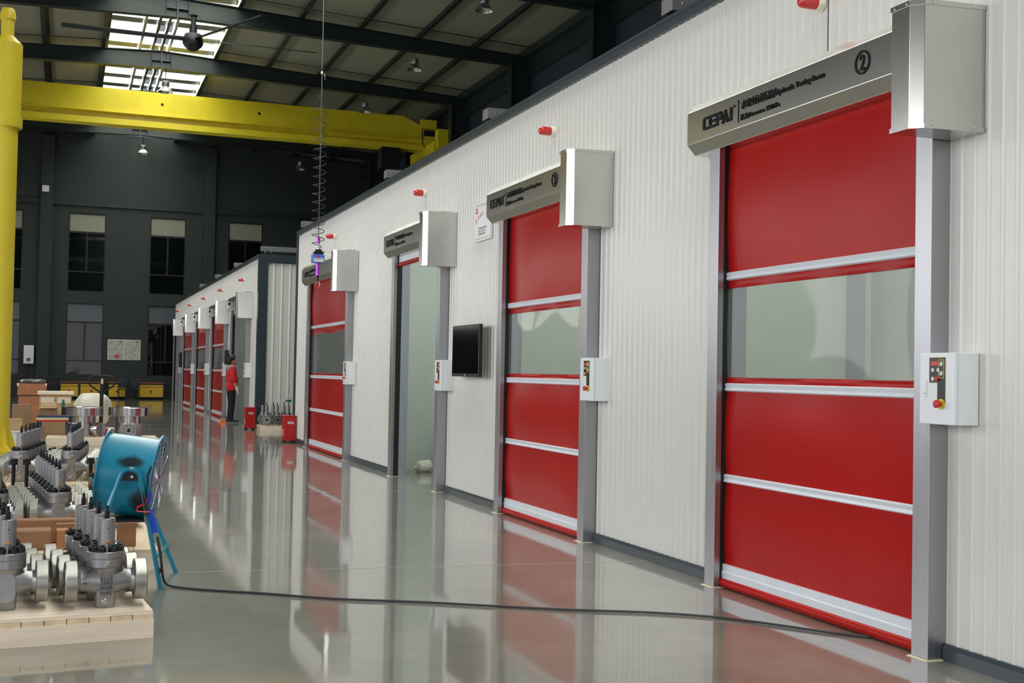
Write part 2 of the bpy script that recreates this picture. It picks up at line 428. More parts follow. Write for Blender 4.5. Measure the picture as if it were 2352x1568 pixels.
# ridge skylight: raised frame, glazing bars, translucent sheets, centre gutter rails
for x in (SK0, SK1): obj('skylight_kerb', B(x-.03, x+.03, -10, 55.6, rz(x), 12.15), 'roof_sheet', ce)
for x in (1.95, 2.35, 2.62, 2.85): obj('skylight_rail', B(x-.04, x+.04, -10, 55.6, 11.70, 11.80), 'alu_frame' if x < 2 or x > 2.8 else 'hall_steel', ce)
for y0, y1 in zip(bays[:-1], bays[1:]):
    n = 4
    for k in range(n):
        yy = y0 + (y1-y0)*(k+.5)/n
        obj('skylight_bar', B(SK0+.03, SK1-.03, yy-.27, yy+.27, 11.86, 11.92), 'lamp_alu', ce)
    obj('skylight_pane', B(SK0, RX-.25, y0+.03, y1-.03, 12.02, 12.03), 'skylight_sheet', ce)
    obj('skylight_pane', B(RX+.25, SK1, y0+.03, y1-.03, 12.02, 12.03), 'skylight_sheet', ce)

# ------------------------------------------------------------------ testing-room blocks (ribbed sandwich panels)
PW = 0.945
def ribbed(name, a, b, z0, z1, parent, face='x', at=WX, pitch=PW/10, thick=.09, dep=.011, phase=6.02):
    """one sandwich panel from a to b with convex flutes on its outer face"""
    pts = []
    n0 = math.floor((a-phase)/pitch)-1; t = a
    seq = [0, .66, .71, .77, .83, .89, .95]
    hs = [0, 0, .5, .88, 1, .88, .5]
    k = n0
    while phase+k*pitch < b+pitch:
        for q, h_ in zip(seq, hs):
            y = phase+(k+q)*pitch
            if a+1e-4 < y < b-1e-4: pts.append((y, -dep*h_))
        k += 1
    pts = [(a, 0)] + pts + [(b, 0)]
    if face == 'x':
        prof = [(at+.006+d, y) for y, d in pts] + [(at+thick, b), (at+thick, a)]
    else:
        prof = [(y, at+.006+d) for y, d in pts] + [(b, at+thick), (a, at+thick)]
    mb = MB(); n = len(prof)
    vs = [(p[0], p[1], z0) for p in prof] + [(p[0], p[1], z1) for p in prof]
    mb.add(vs, [tuple(range(n))[::-1], tuple(range(n, 2*n))])
    mb.add(vs, [(i, (i+1) % n, n+(i+1) % n, n+i) for i in range(n)], True)
    return obj(name, mb, 'panel_white', parent)
def panel_run(parent, ya, yb, z0, z1):
    k = math.floor((ya-6.02)/PW)
    while 6.02+k*PW < yb:
        a, b = max(ya, 6.02+k*PW+.001), min(yb, 6.02+(k+1)*PW-.001)
        if b-a > .02: ribbed('wall_panel', a, b, z0, z1, parent)
        k += 1
DOORS1 = [(4.95, 7.20), (9.24, 11.48), (13.50, 15.76), (18.48, 21.85)]
DOORS2 = [(29.75, 32.80), (34.10, 37.46), (38.70, 42.13), (43.20, 46.90), (48.10, 51.10)]
TOP = 4.03
def block(wname, tn, Y0, Y1, doors, parts, lamps):
    wo = struct(empty(wname)); y = Y0; bbn = 'baseboard_' + ('right' if tn == 1 else 'right_far')
    for a, b in doors:
        panel_run(wo, y, a+.015, 0, TOP); panel_run(wo, a+.015, b-.015, 2.97, TOP)
        bb = MB().prism([(WX-.028, 0), (WX-.028, .062), (WX-.012, .082), (WX+.004, .082), (WX+.004, 0)], 'y', y+.01 if y > Y0 else y, a-.004)
        struct(obj(bbn, bb, 'trim_blue')); y = b-.015
    panel_run(wo, y, Y1, 0, TOP)
    struct(obj(bbn, MB().prism([(WX-.028, 0), (WX-.028, .062), (WX-.012, .082), (WX+.004, .082), (WX+.004, 0)], 'y', y+.02, Y1-.03), 'trim_blue'))
    struct(obj('trim_%d' % tn, MB().prism([(WX-.03, 4.01), (WX-.03, 4.085), (WX-.036, 4.09), (WX-.036, 4.105), (WX+.25, 4.105), (WX+.25, 4.035), (WX-.012, 4.035), (WX-.012, 4.01)], 'y', Y0, Y1+.03), 'trim_blue'))
    struct(obj('ceiling_rooms', B(WX+.09, 8.2, Y0, Y1, 3.96, 4.03), 'panel_inner'))
    struct(obj('wall_rooms_back', B(6.1, 6.18, Y0, Y1, 0, 3.96), 'panel_inner'))
    for p in parts: struct(obj('wall_partition', B(WX+.09, 6.1, p-.04, p+.04, 0, 3.96), 'panel_inner'))
    for (a, b), e in zip(doors, lamps):
        ly = (a+b)/2
        lt = struct(empty('ceiling_tube_light', (5.2, ly, 3.93)))
        obj('housing', B(-.08, .08, -.6, .6, -.02, .03), 'box_white', lt)
        if e:
            L_ = area('tube_light_glow', (5.2, ly, 3.90), (0, 0, 0), .14, 1.2, e, (.93, 1.0, .95))
    return wo
w1 = block('wall_right', 1, -3.0, 23.5, DOORS1, [3.75, 8.15, 12.35, 16.72, 23.42], [85, 80, 70, 20])
for yj in (6.02, 14.525): obj('panel_joint', B(WX-.001, WX+.004, yj-.004, yj+.004, 3.3, 4.01), 'black_seal', w1)
struct(obj('trim_6', MB().box(5.86, 5.98, 8.02, 8.11, 0, 3.96), 'alu_frame'))
w2 = block('wall_right_far', 2, 28.5, 51.7, DOORS2, [33.45, 37.95, 42.6, 47.4, 51.6], [20, 10, 10, 10, 10])
# end wall of the far block (looks at us), its dark blue corner post and cap
we = struct(empty('wall_end_far'))
for k in range(4):
    a = WX+.12+k*.98
    ribbed('wall_panel', a, a+.976, 0, TOP, we, 'y', 28.5, .19, .09, .016, WX)
struct(obj('trim_3', MB().box(WX-.03, WX+.19, 28.455, 28.5, 0, 4.105).box(WX-.03, WX, 28.5, 28.6, 0, 4.01), 'trim_blue'))
struct(obj('trim_4', B(WX+.19, 8.2, 28.45, 28.62, 3.9, 4.105), 'trim_blue'))
struct(obj('trim_5', MB().box(WX-.03, WX+.06, 23.47, 23.53, 0, 4.01).box(WX+.06, 8.2, 23.5, 23.6, 0, 4.03), 'trim_blue'))
struct(obj('wall_end_near', B(WX+.1, 8.2, -3.1, -3.0, 0, 4.03), 'panel_white'))

# ================================================================== ROLLER DOORS
def motor_profile():    # plan of the drive cover: (x,y) relative to (4.2, y0)
    return [(0, -.24), (-.335, -.205), (-.385, -.155), (-.385, -.02), (0, -.02)]
def logo_cepai(w_, h_):
    """the five block letters drawn as bars, with a small diamond behind them"""
    mb = MB(); d = .006
    def poly(p): mb.prism([(x*w_, y*h_) for x, y in p], 'z', 0, d)
    # C
    poly([(0, .12), (.03, 0), (.19, 0), (.19, .2), (.065, .2), (.065, .8), (.19, .8), (.19, 1), (.05, 1), (0, .86)][::-1])
    # E
    for a, b in ((0, .2), (.40, .60), (.8, 1)): poly([(.215, a), (.43, a), (.43, b), (.215, b)])
    poly([(.215, .2), (.28, .2), (.28, .8), (.215, .8)])
    # P
    poly([(.46, 0), (.525, 0), (.525, 1), (.46, 1)])
    poly([(.525, .78), (.63, .78), (.63, 1), (.525, 1)]); poly([(.525, .36), (.65, .36), (.65, .56), (.525, .56)]); poly([(.60, .56), (.665, .56), (.665, .9), (.63, 1), (.60, 1)])
    # lambda-shaped A, each leg a thin double stroke
    for x0 in (.0, .055):
        poly([(.645+x0, 0), (.67+x0, 0), (.775+x0*.2, 1.0), (.755+x0*.2, 1.0)])
    for x0 in (.0, .055):
        poly([(.765-x0*.0, 1.0), (.785, 1.0), (.885-x0, 0), (.86-x0, 0)])
    # I
    poly([(.915, 0), (.985, 0), (.985, 1), (.915, 1)])
    poly([(1.03, 1.0), (1.055, 1.1), (1.08, 1.0), (1.055, .9)])
    return mesh('logo', mb, 'letter_black')
LOGO = logo_cepai(.385, .088)
T_EN = ['Hydraulic Testing Room', 'Hydraulic Testing Room', 'Gas Testing Room', 'Hydraulic Testing Room']
CN_A = text_mesh('lettering', '水密封试压房', .37, .058, .006, 'letter_black', .012)
CN_B = text_mesh('lettering', '气密封试压房', .37, .058, .006, 'letter_black', .012)
EN_A = text_mesh('lettering', 'Hydraulic Testing Room', .50, .046, .006, 'letter_black', .016)
EN_B = text_mesh('lettering', 'Gas Testing Room', .40, .046, .006, 'letter_black', .016)
PR = text_mesh('lettering', '压力/Pressure: 250MPa', .45, .040, .006, 'letter_black', .012)
SL = text_mesh('lettering', '/', .028, .056, .006, 'letter_black', .012)
DIG = {k: text_mesh('numeral', k, .045 if k != '1' else .03, .088, .006, 'letter_black', .012) for k in '2345'}
RING = mesh('ring', MB().lathe([(.066, 0), (.066, .006), (.055, .006), (.055, 0), (.066, 0)], n=28, caps=False), 'letter_black')

def curtain_sheet(w_, z0, z1, bulge=.012, seed=0, two=True):
    """a slack PVC sheet in the local plane x=0, y 0..w_, slightly bellied towards us"""
    ny, nz = 22, 8; vs = []; fs = []
    for j in range(nz+1):
        for i in range(ny+1):
            u, t = i/ny, j/nz
            e = math.sin(PI*t)
            x = -bulge*e*(.6+.4*math.sin(3.1*u+seed)) - .004*e*math.sin(11*u+seed*2)
            if u < .06: x += .012*(1-u/.06)*e
            vs.append((x, u*w_, z0+(z1-z0)*t))
    for j in range(nz):
        for i in range(ny):
            a = j*(ny+1)+i; fs.append((a, a+1, a+ny+2, a+ny+1))
    n = len(vs); vs2 = [(x+.004, y, z) for x, y, z in vs]
    mb = MB(); mb.add(vs, fs, True)
    if two: mb.add(vs2, [q[::-1] for q in fs], True)
    return mb
def roller_door(n, y0, y1, label, state='shut', num=None, cn=None, en=None, simple=False, zoff=0.0):
    d = struct(empty('door_%d' % n, (WX, y0, 0)), label); d['category'] = 'door'
    W = y1-y0
    for far in (0, 1):
        p = MB()
        a, b = (0, .125) if not far else (W-.125, W)
        p.box(-.115, -.070, a, b, 0, 2.96)
        if far: p.box(-.070, .0, W-.02, W, 0, 2.96)
        else: p.box(-.070, .0, 0, .02, 0, 2.96)
        obj('post', p, 'stainless_brushed', d, .002)
        obj('guide_seal', B(-.069, .02, a+.022 if not far else a+.004, b-.004 if not far else b-.022, .003, 2.95), 'black_seal', d)
        obj('post_foot', B(-.135, .0, a-.012, b+.012, 0, .004), 'sealant', d)
        obj('jamb', B(.0, .11, a if far else .02, W-.02 if far else b, 0, 2.95), 'alu_frame', d)
    hb = MB().prism([(-.001, 2.945), (-.115, 2.945), (-.18, 3.012), (-.18, 3.235), (-.13, 3.295), (-.001, 3.295)], 'y', -.03, W+.21)
    h = obj('head_box', hb, 'stainless', d, .003)
    if num:
        yl = W+.21-{2: .225, 3: .13, 4: .16, 5: .30}[n]
        put('logo', LOGO, M_NEGX, (-.18, yl, 3.075), h)
        obj('divider', B(-.184, -.18, yl-.460, yl-.455, 3.046, 3.192), 'letter_black', h)
        put('lettering', cn, M_NEGX, (-.18, yl-.493, 3.122), h)
        put('lettering', SL, M_NEGX, (-.18, yl-.866, 3.121), h)
        put('lettering', en, M_NEGX, (-.18, yl-.897, 3.118), h)
        put('lettering', PR, M_NEGX, (-.18, yl-.488, 3.052), h)
        cyy = {2: .49, 3: .60, 4: .55, 5: .75}[n]
        put('ring', RING, M_NEGX, (-.18, cyy, 3.13), h)
        put('numeral', DIG[num], M_NEGX, (-.18, cyy+.0225, 3.086), h)
    elif simple:
        put('logo', LOGO, M_NEGX, (-.18, W-.05, 3.075), h)
    mp = motor_profile()
    mo = obj('motor_cover', MB().prism(mp, 'z', 2.64, 3.245), 'stainless', d, .002)
    for z0, z1 in ((2.628, 2.652), (3.234, 3.258)):
        fl_ = MB()
        prof = [(0, -.246), (-.338, -.211), (-.391, -.158), (-.391, -.016), (0, -.016)]
        fl_.prism(prof, 'z', z0, z1); obj('cover_flange', fl_, 'stainless', mo)
    sc_ = MB()
    for z in (2.645, 3.243):
        for (x, y, ax) in ((-.06, -.24, (0,-1,0)), (-.29, -.217, (0,-1,0)), (-.391, -.045, (-1,0,0)), (-.391, -.135, (-1,0,0))):
            sc_.lathe([(.006, 0), (.004, .004)], (x, y, z), ax, 8)
    obj('cover_screws', sc_, 'zinc', mo)['kind'] = 'stuff'
    # curtain
    cx = -.028; ya, yb = .105, W-.085; cw = yb-ya
    def sheet(nm, z0, z1, mt, bulge, par=d):
        mb = curtain_sheet(cw, z0, z1, bulge, n*1.7+z0, mt != 'vision_pvc'); mb.v = [(x+cx, y+ya, z) for x, y, z in mb.v]
        return obj(nm, mb, mt, par)
    def bar(z0, z1, nm='stiffener_bar'):
        zc = (z0+z1)/2
        obj(nm, MB().prism([(cx+.006, z0), (cx-.008, z0), (cx-.020, z0+.008), (cx-.014, zc), (cx-.020, z1-.008), (cx-.008, z1), (cx+.006, z1)], 'y', ya, yb), 'aluminium', d)
    if state == 'shut':
        s = zoff
        sheet('curtain_panel', 2.10+s, 2.96, 'curtain_red', .016)
        obj('curtain_roll', MB().cyl((cx+.06, ya, 3.02), (cx+.06, yb, 3.02), .085, n=20), 'curtain_red', d)
        sheet('curtain_panel', 2.00+s*.4, 2.06+s, 'curtain_red', .0)
        bar(2.055+s, 2.11+s)
        sheet('vision_window', 1.40-s*.6, 1.995+s*.8, 'vision_pvc', .003)
        sheet('curtain_panel', 1.36-s*.6, 1.405-s*.6, 'curtain_red', .0)
        bar(1.31-s*.6, 1.365-s*.6)
        sheet('curtain_panel', .755-s*.4, 1.31-s*.6, 'curtain_red', .014)
        bar(.70-s*.4, .756-s*.4)
        sheet('curtain_panel', .155, .70-s*.4, 'curtain_red', .014)
        obj('bottom_bar', MB().prism([(cx+.006, .062), (cx-.022, .062), (cx-.024, .105), (cx-.018, .112), (cx-.018, .155), (cx+.006, .158)], 'y', ya-.01, yb+.01), 'aluminium', d)
        obj('bottom_seal', MB().cyl((cx-.012, ya-.02, .033), (cx-.012, yb+.02, .033), .031, n=18), 'curtain_red', d)
    else:
        obj('bottom_bar', B(cx-.02, cx+.006, ya-.01, yb+.01, 2.862, 2.955), 'aluminium', d)
        obj('bottom_seal', MB().cyl((cx-.008, ya, 2.833), (cx-.008, yb, 2.833), .03, n=14), 'curtain_red', d)
        sheet('curtain_panel', 2.95, 3.0, 'curtain_red', 0)
        obj('curtain_roll', MB().cyl((cx+.09, ya, 3.12), (cx+.09, yb, 3.12), .11, n=20), 'curtain_red', d)
    return d
roller_door(2, *DOORS1[0], 'closed red roller door with grey window, numbered 2 on its steel head box', 'shut', '2', CN_A, EN_A)
roller_door(3, *DOORS1[1], 'closed red roller door with grey window, numbered 3 on its steel head box', 'shut', '3', CN_A, EN_A)
roller_door(4, *DOORS1[2], 'roller door rolled fully up between the doors numbered 3 and 5', 'open', '4', CN_B, EN_B)
roller_door(5, *DOORS1[3], 'closed wide red roller door nearest the alley corner of the white block', 'shut', '5', CN_B, EN_B, zoff=.09)
far_lbl = ['rolled-up roller door where the worker in red stands', 'closed red roller door next past the worker on the far block', 'closed red roller door in the middle of the far block', 'closed red roller door second from the back end of the far block', 'roller door at the back end of the far block']
for i, (a, b) in enumerate(DOORS2):
    roller_door(6+i, a, b, far_lbl[i], 'open' if i in (0, 4) else 'shut', simple=True)

# ================================================================== THINGS ON THE WALL
def control_box():
    r = empty('control_box')
    # local: x outwards negative, y 0..0.255 (near side to far side), z 0..0.355
    obj('body', B(-.122, 0, 0, .255, 0, .355), 'box_white', r, .003)
    dr = obj('door', B(-.146, -.124, 0, .255, 0, .355), 'box_white', r, .004)
    px = -.1465
    obj('yellow_border', MB().prism([(.183, .333), (.063, .333), (.063, .12), (.066, .10), (.09, .082), (.116, .10), (.124, .12), (.124, .205), (.183, .205)], 'x', px-.0006, px), 'yellow_label', dr)
    pn = obj('overlay', MB().prism([(.181, .331), (.0655, .331), (.0655, .12), (.07, .10), (.093, .085), (.115, .10), (.1215, .12), (.1215, .2075), (.181, .2075)], 'x', px-.0014, px-.0005), 'panel_black', dr)
    obj('display', B(px-.003, px-.0014, .117, .168, .292, .313), 'red_led', dr)
    for y, z in ((.158, .270), (.118, .270), (.158, .226)): obj('button', B(px-.003, px-.0014, y-.011, y+.007, z-.009, z+.009), 'button_white', dr)
    obj('knob', MB().lathe([(.011, 0), (.009, .012)], (px-.0014, .118, .226), (-1, 0, 0), 14), 'red_plastic', dr)
    fr = MB()
    for a in ((.074, .112, .318, .321), (.074, .112, .229, .232)): fr.box(px-.003, px-.0014, *a)
    for a in ((.074, .077, .229, .321), (.109, .112, .229, .321)): fr.box(px-.003, px-.0014, *a)
    obj('key_frame', fr, 'yellow_label', dr)
    for z in (.30, .253): obj('key_dial', MB().lathe([(.011, 0), (.011, .003), (.008, .003), (.008, .001), (.004, .001), (.003, .004)], (px-.0014, .093, z), (-1, 0, 0), 14), 'button_white', dr)
    es = obj('emergency_stop', MB().lathe([(.009, 0), (.009, .018), (.019, .020), (.020, .034), (.014, .038)], (px-.002, .093, .102), (-1, 0, 0), 20), 'red_plastic', dr)
    obj('stop_ring', MB().lathe([(.026, 0), (.026, .003)], (px-.0015, .093, .102), (-1, 0, 0), 24), 'yellow_label', es)
    hp = []
    for k in range(25):
        a = 2*PI*k/24; hp.append((.207+.009*math.cos(a), (.178 + (.035 if math.sin(a) > 0 else -.035)) + .009*math.sin(a)))
    obj('door_handle', MB().prism(hp[:-1], 'x', px-.006, px), 'box_white', dr)
    obj('key_hole', MB().lathe([(.003, 0), (.003, .001)], (px-.006, .208, .152), (-1, 0, 0), 8), 'stem_black', dr)
    return r
def beacon():
    r = empty('warning_beacon')
    obj('base', MB().lathe([(.042, 0), (.046, .004), (.046, .045), (.042, .05)], (0, 0, 0), (-1, 0, 0), 22), 'beacon_base', r)
    obj('lens', MB().lathe([(.040, .05), (.040, .13), (.036, .152), (.026, .164), (.010, .169)], (0, 0, 0), (-1, 0, 0), 22), 'beacon_red', r)
    obj('base_plug', B(-.036, -.012, -.050, -.044, -.014, .012), 'beacon_base', r)
    return r
cb0, be0 = control_box(), beacon()
BEA = [6.085, 10.293, 14.56, 20.0, 31.0, 35.5, 40.0, 44.6, 49.6]
names = ['number two', 'number three', 'that stands open', 'by the alley corner']
farn = ['where the worker stands', 'next past the worker', 'amid the far block', 'before the far block end', 'at the far block end']
for i, (a, b) in enumerate(DOORS1+DOORS2):
    nm = names[i] if i < 4 else farn[i-4]
    l1 = 'white control box beside roller door ' + nm
    l2 = 'red warning beacon above roller door ' + nm
    z = 1.189 if i not in (0,) else 1.189
    if i == 0:
        c, q = cb0, be0; c.location = (WX, a-.215, z); q.location = (WX+.004, BEA[i], 3.655)
    else:
        c = dup(cb0, (WX, a-.215, z), 0); q = dup(be0, (WX+.004, BEA[i], 3.655), 0)
    tag(c, l1, 'control box', 'control boxes beside the roller doors'); tag(q, l2, 'beacon', 'red beacons above the roller doors')
def television(y0, w_, z0, h_, label, x=.13, swing=0.0):
    t = tag(empty('television', (WX, y0, z0)), label, 'television', 'wall televisions')
    obj('case', B(-x-.02, -x+.02, 0, w_, 0, h_), 'tv_case', t, .004)
    obj('screen', B(-x-.0215, -x-.019, .022, w_-.022, .035, h_-.022), 'screen_black', t)
    obj('rear_housing', B(-x+.02, -x+.05, .08, w_-.08, .02, h_*.75), 'tv_case', t, .01)
    obj('wall_bracket', B(-x+.05, -.02, w_*.42, w_*.58, h_*.3, h_*.6), 'tv_case', t)
    if not swing: obj('logo', B(-x-.0225, -x-.0214, w_*.5-.02, w_*.5+.02, .012, .022), 'button_white', t)
    return t
television(11.93, .93, 1.36, .56, 'black flat television between the doors numbered 3 and 4')
television(32.95, .62, 1.5, .4, 'small black television beside the worker in red')
television(46.98, .86, 1.42, .56, 'black television between the last two doors of the far block')
# notice board half behind head box 3
nb = tag(empty('notice_board', (WX, 11.98, 2.835)), 'white notice board with red round logo behind head box of door 3', 'sign')
obj('board', B(-.03, -.004, 0, .53, 0, .41), 'sign_white', nb)
for z in (.024, .385): obj('line', B(-.031, -.03, .03, .50, z, z+.004), 'stamp', nb)
obj('logo', MB().lathe([(.034, 0), (.034, .0015)], (-.03, .465, .335), (-1, 0, 0), 24), 'red_led', nb)
obj('logo_band', B(-.0325, -.0315, .44, .49, .329, .341), 'sign_white', nb)
for k, (yy, zz) in enumerate(((.47, .20), (.40, .235), (.34, .255), (.27, .265))): obj('lettering', B(-.031, -.03, yy-.01, yy+.012, zz, zz+.045), 'red_led' if k % 2 else 'stamp', nb)
for k in range(3):
    me = text_mesh('lettering', '\u6c34\u5bc6\u5c01\u8bd5\u538b\u623f\u5b89\u5168\u64cd\u4f5c' if k != 1 else '\u8bd5\u538b \u6ce8\u610f \u5b89\u5168', .27-.02*k, .024, .001, 'stamp')
    put('lettering', me, M_NEGX, (-.03, .40, .125-.032*k), nb)
# roof channels over the partitions
ch0 = None
CHL = [('above the wall between doors two and three', 8.15), ('above the wall between door three and the open one', 12.40), ('above the wall past the open door', 16.80), ('at the alley corner of the near block', 23.35), ('at the dark blue corner of the far block', 28.58), ('next past the corner of the far block', 33.45), ('third along the top of the far block', 37.95), ('last seen along the top of the far block', 42.6)]
for i, (ll, y) in enumerate(CHL):
    if ch0 is None:
        ch0 = c = empty('roof_channel', (WX, y, 4.105))
        obj('channel', MB().box(.03, 3.6, -.09, -.08, .075, .185).box(.03, 3.6, -.09, .09, .18, .19).box(.03, 3.6, .08, .09, .075, .185).box(.03, .04, -.08, .08, .075, .185), 'hall_grey' if 'hall_grey' in MATS else 'valve_steel', c)
        for x in (.14, .27): obj('stand_off', MB().cyl((x, 0, 0), (x, 0, .18), .03, n=10), 'valve_steel', c)
        for x in (.12, .22, .30, .38): obj('bolt', MB().lathe([(.012, 0), (.008, .008)], (x, -.09, .13), (0, -1, 0), 8), 'zinc', c)
    else: c = dup(ch0, (WX, y, 4.105), 0)
    tag(c, 'grey steel roof channel with bolts ' + ll, 'beam', 'grey channels on the block roofs')

# ------------------------------------------------------------------ inside the open room 4
jc = tag(empty('jerrycan', (4.86, 16.35, 0)), 'white plastic canister lying on the floor inside open door 4', 'canister')
obj('body', MB().lathe([(.05, 0), (.085, .02), (.085, .20), (.05, .23), (.02, .24), (.02, .27)], (0, -.02, .09), (-.9, -.2, -.1), 16), 'bag_white', jc)
bxx = tag(empty('carton', (5.08, 16.30, 0)), 'small brown carton on the floor inside open door 4', 'box')
obj('body', B(-.10, .10, -.10, .10, 0, .24), 'cardboard', bxx, .003); obj('flap', B(-.10, -.09, -.10, .10, .24, .28), 'cardboard_light', bxx)
tag(obj('hose', MB().tube([(5.12, 16.4, .26), (5.02, 16.45, .45), (4.98, 16.5, .62), (5.05, 16.5, .78), (5.2, 16.48, .84), (5.4, 16.45, .8), (5.6, 16.4, .3), (5.6, 16.4, .01)], .011, 6), 'bag_white'), 'thin white hose arching out of carton inside open door 4', 'hose')

# ================================================================== FLOOR THINGS, NEAR
def gate_valve(name, boss):
    r = empty(name)
    bd = MB()
    def rr(hx, hy, z, n=24, p=4.0):
        out = []
        for i in range(n):
            a = 2*PI*i/n; c_, s_ = math.cos(a), math.sin(a)
            out.append((hx*math.copysign(abs(c_)**(2/p), c_), hy*math.copysign(abs(s_)**(2/p), s_), z))
        return out
    R = [rr(.046, .042, 0), rr(.051, .048, .012), rr(.056, .056, .09, p=3.5), rr(.060, .060, .15, p=3), rr(.074, .074, .190, p=2.3), rr(.088, .088, .213, p=2)]
    bd.rings(R); bd.cap(R[0], True); bd.cap(R[-1])
    for sg in (-1, 1):
        bd.lathe([(.072, .03), (.064, .075), (.054, .10), (.052, .125), (.054, .127), (.060, .142)], (0, 0, .139), (sg, 0, 0), 22)
    obj('body', bd, 'valve_steel', r)
    if boss:
        pr = []
        for k in range(24):
            a = 2*PI*k/24; pr.append((.048*math.cos(a), .11+(.045 if math.sin(a) > 0 else -.02)+.048*math.sin(a)))
        mbb = MB().prism(pr, 'y', -.074, -.03); obj('boss', mbb, 'valve_steel', r, .004)
    for sg in (-1, 1):
        fl_ = obj('flange', MB().lathe([(.060, .142), (.104, .142), (.107, .145), (.107, .198), (.103, .203), (.072, .203), (.070, .199), (.028, .199), (.028, .160)], (0, 0, .139), (sg, 0, 0), 30), 'machined', r)
        ho = MB()
        for k in range(8):
            a = 2*PI*(k+.5)/8
            for h_, d_ in ((.2032, sg), (.1418, -sg)):
                ho.lathe([(.0125, 0), (.0125, .0006)], (sg*h_, .082*math.cos(a), .139+.082*math.sin(a)), (d_, 0, 0), 10)
        obj('bolt_holes', ho, 'fan_dark', fl_)['kind'] = 'stuff'
    bo = obj('bonnet', MB().lathe([(.090, .213), (.0955, .217), (.0955, .258), (.093, .260), (.0955, .262), (.0955, .292), (.093, .295), (.050, .295)], n=32), 'valve_steel', r)
    for k in range(8):
        a = 2*PI*(k+.5)/8
        nt = MB().lathe([(.0205, .295), (.0205, .318), (.018, .321)], (.072*math.cos(a), .072*math.sin(a), 0), n=6, smooth=False).lathe([(.010, .321), (.010, .331)], (.072*math.cos(a), .072*math.sin(a), 0), n=8)
        obj('nut', nt, 'nut_black', bo)
    obj('stem_tube', MB().lathe([(.0435, .295), (.0435, .462), (.041, .464), (.030, .464), (.030, .45)], n=26), 'valve_steel', r)
    obj('stem', MB().lathe([(.013, .44), (.013, .500), (.009, .504), (.008, .53)], n=10), 'stem_black', r)
    obj('tube_plug', MB().lathe([(.011, 0), (.011, .006), (.008, .008)], (.004, -.043, .345), (0, -1, 0), 12), 'brass', r)
    obj('weep_hole', MB().lathe([(.004, 0), (.004, .001)], (.006, -.0435, .415), (0, -1, 0), 8), 'fan_dark', r)
    if not boss:
        obj('plug', MB().lathe([(.017, 0), (.017, .01), (.012, .013)], (0, -.0955, .238), (0, -1, 0), 6, smooth=False), 'machined', r)
        obj('plug', MB().lathe([(.019, 0), (.019, .012), (.012, .016)], (-.004, -.047, .035), (0, -1, 0), 14), 'machined', r)
    return r
va = gate_valve('gate_valve', False); vb = gate_valve('gate_valve', True)
for tx, z, w_ in (('2-1/16', .150, .08), ('5M', .124, .03), ('A.BN7509', .097, .085), ('F652', .070, .06)):
    put('stamped_lettering', text_mesh('stamped_lettering', tx, w_, .017, .004, 'stamp', .01), M_NEGY, (-w_/2, -.0595, z), va)
put('stamped_arrow', text_mesh('stamped_arrow', '\u2190', .03, .010, .004, 'stamp', .01), M_NEGY, (-.115, -.055, .132), va)
tag(va, 'grey steel gate valve stamped 2-1/16 at the front pallet corner by the fan', 'valve', 'gate valves on the front pallet')
va.location = (.222, 6.685, .139); va.rotation_euler = (0, 0, .06)
vplain = dup(va, (.186, 6.907, .139), .06)
for ch in list(vplain.children):
    if ch.name.startswith('stamped'): bpy.data.objects.remove(ch)
ORD = ['first', 'second', 'third', 'fourth', 'fifth', 'sixth', 'seventh']
tag(vplain, 'second gate valve back in the row of the stamped one, front pallet', 'valve', 'gate valves on the front pallet')
for k in (2, 3): dup(vplain, (.222-.036*k, 6.685+.222*k, .139), .06, ORD[k] + ' gate valve back in the row of the stamped one, front pallet')
tag(vb, 'grey steel gate valve with oval blank boss at the front of the front pallet', 'valve', 'gate valves on the front pallet')
vb.location = (-.262, 6.73, .139); vb.rotation_euler = (0, 0, .06)
for k in (1, 2, 3): dup(vb, (-.262-.032*k, 6.73+.222*k, .139), .06, ORD[k] + ' gate valve back in the row of the oval-boss one, front pallet')
vb2 = dup(vb, (-.028, 9.80, .145), -.02, 'grey steel gate valve with arched boss at the head of the long valve row', 'gate valves on the second pallet')
for k in range(1, 7): dup(vb, (-.028-.026*k, 9.80+.225*k, .145), -.02, ORD[k] + ' gate valve back in the long row headed by the arched boss one', 'gate valves on the second pallet')
for k in range(6): dup(vplain, (.405-.02*k, 9.92+.225*k, .145), -.02, ORD[k] + ' gate valve in the row behind the blue drum fan, second pallet', 'gate valves on the second pallet')
for k in range(6): dup(vplain, (-.47-.02*k, 9.75+.225*k, .145), -.02, ORD[k] + ' gate valve in the row on the yellow column side, second pallet', 'gate valves on the second pallet')
for k in range(5): dup(vplain, (.070+.020*k, 12.45+.23*k, .285), .03, ORD[k] + ' gate valve in the row on the fan side, third pallet', 'gate valves on the third pallet')
for k in range(5): dup(vplain, (-.385+.030*k, 12.45+.23*k, .285), .03, ORD[k] + ' gate valve in the row on the yellow column side, third pallet', 'gate valves on the third pallet')

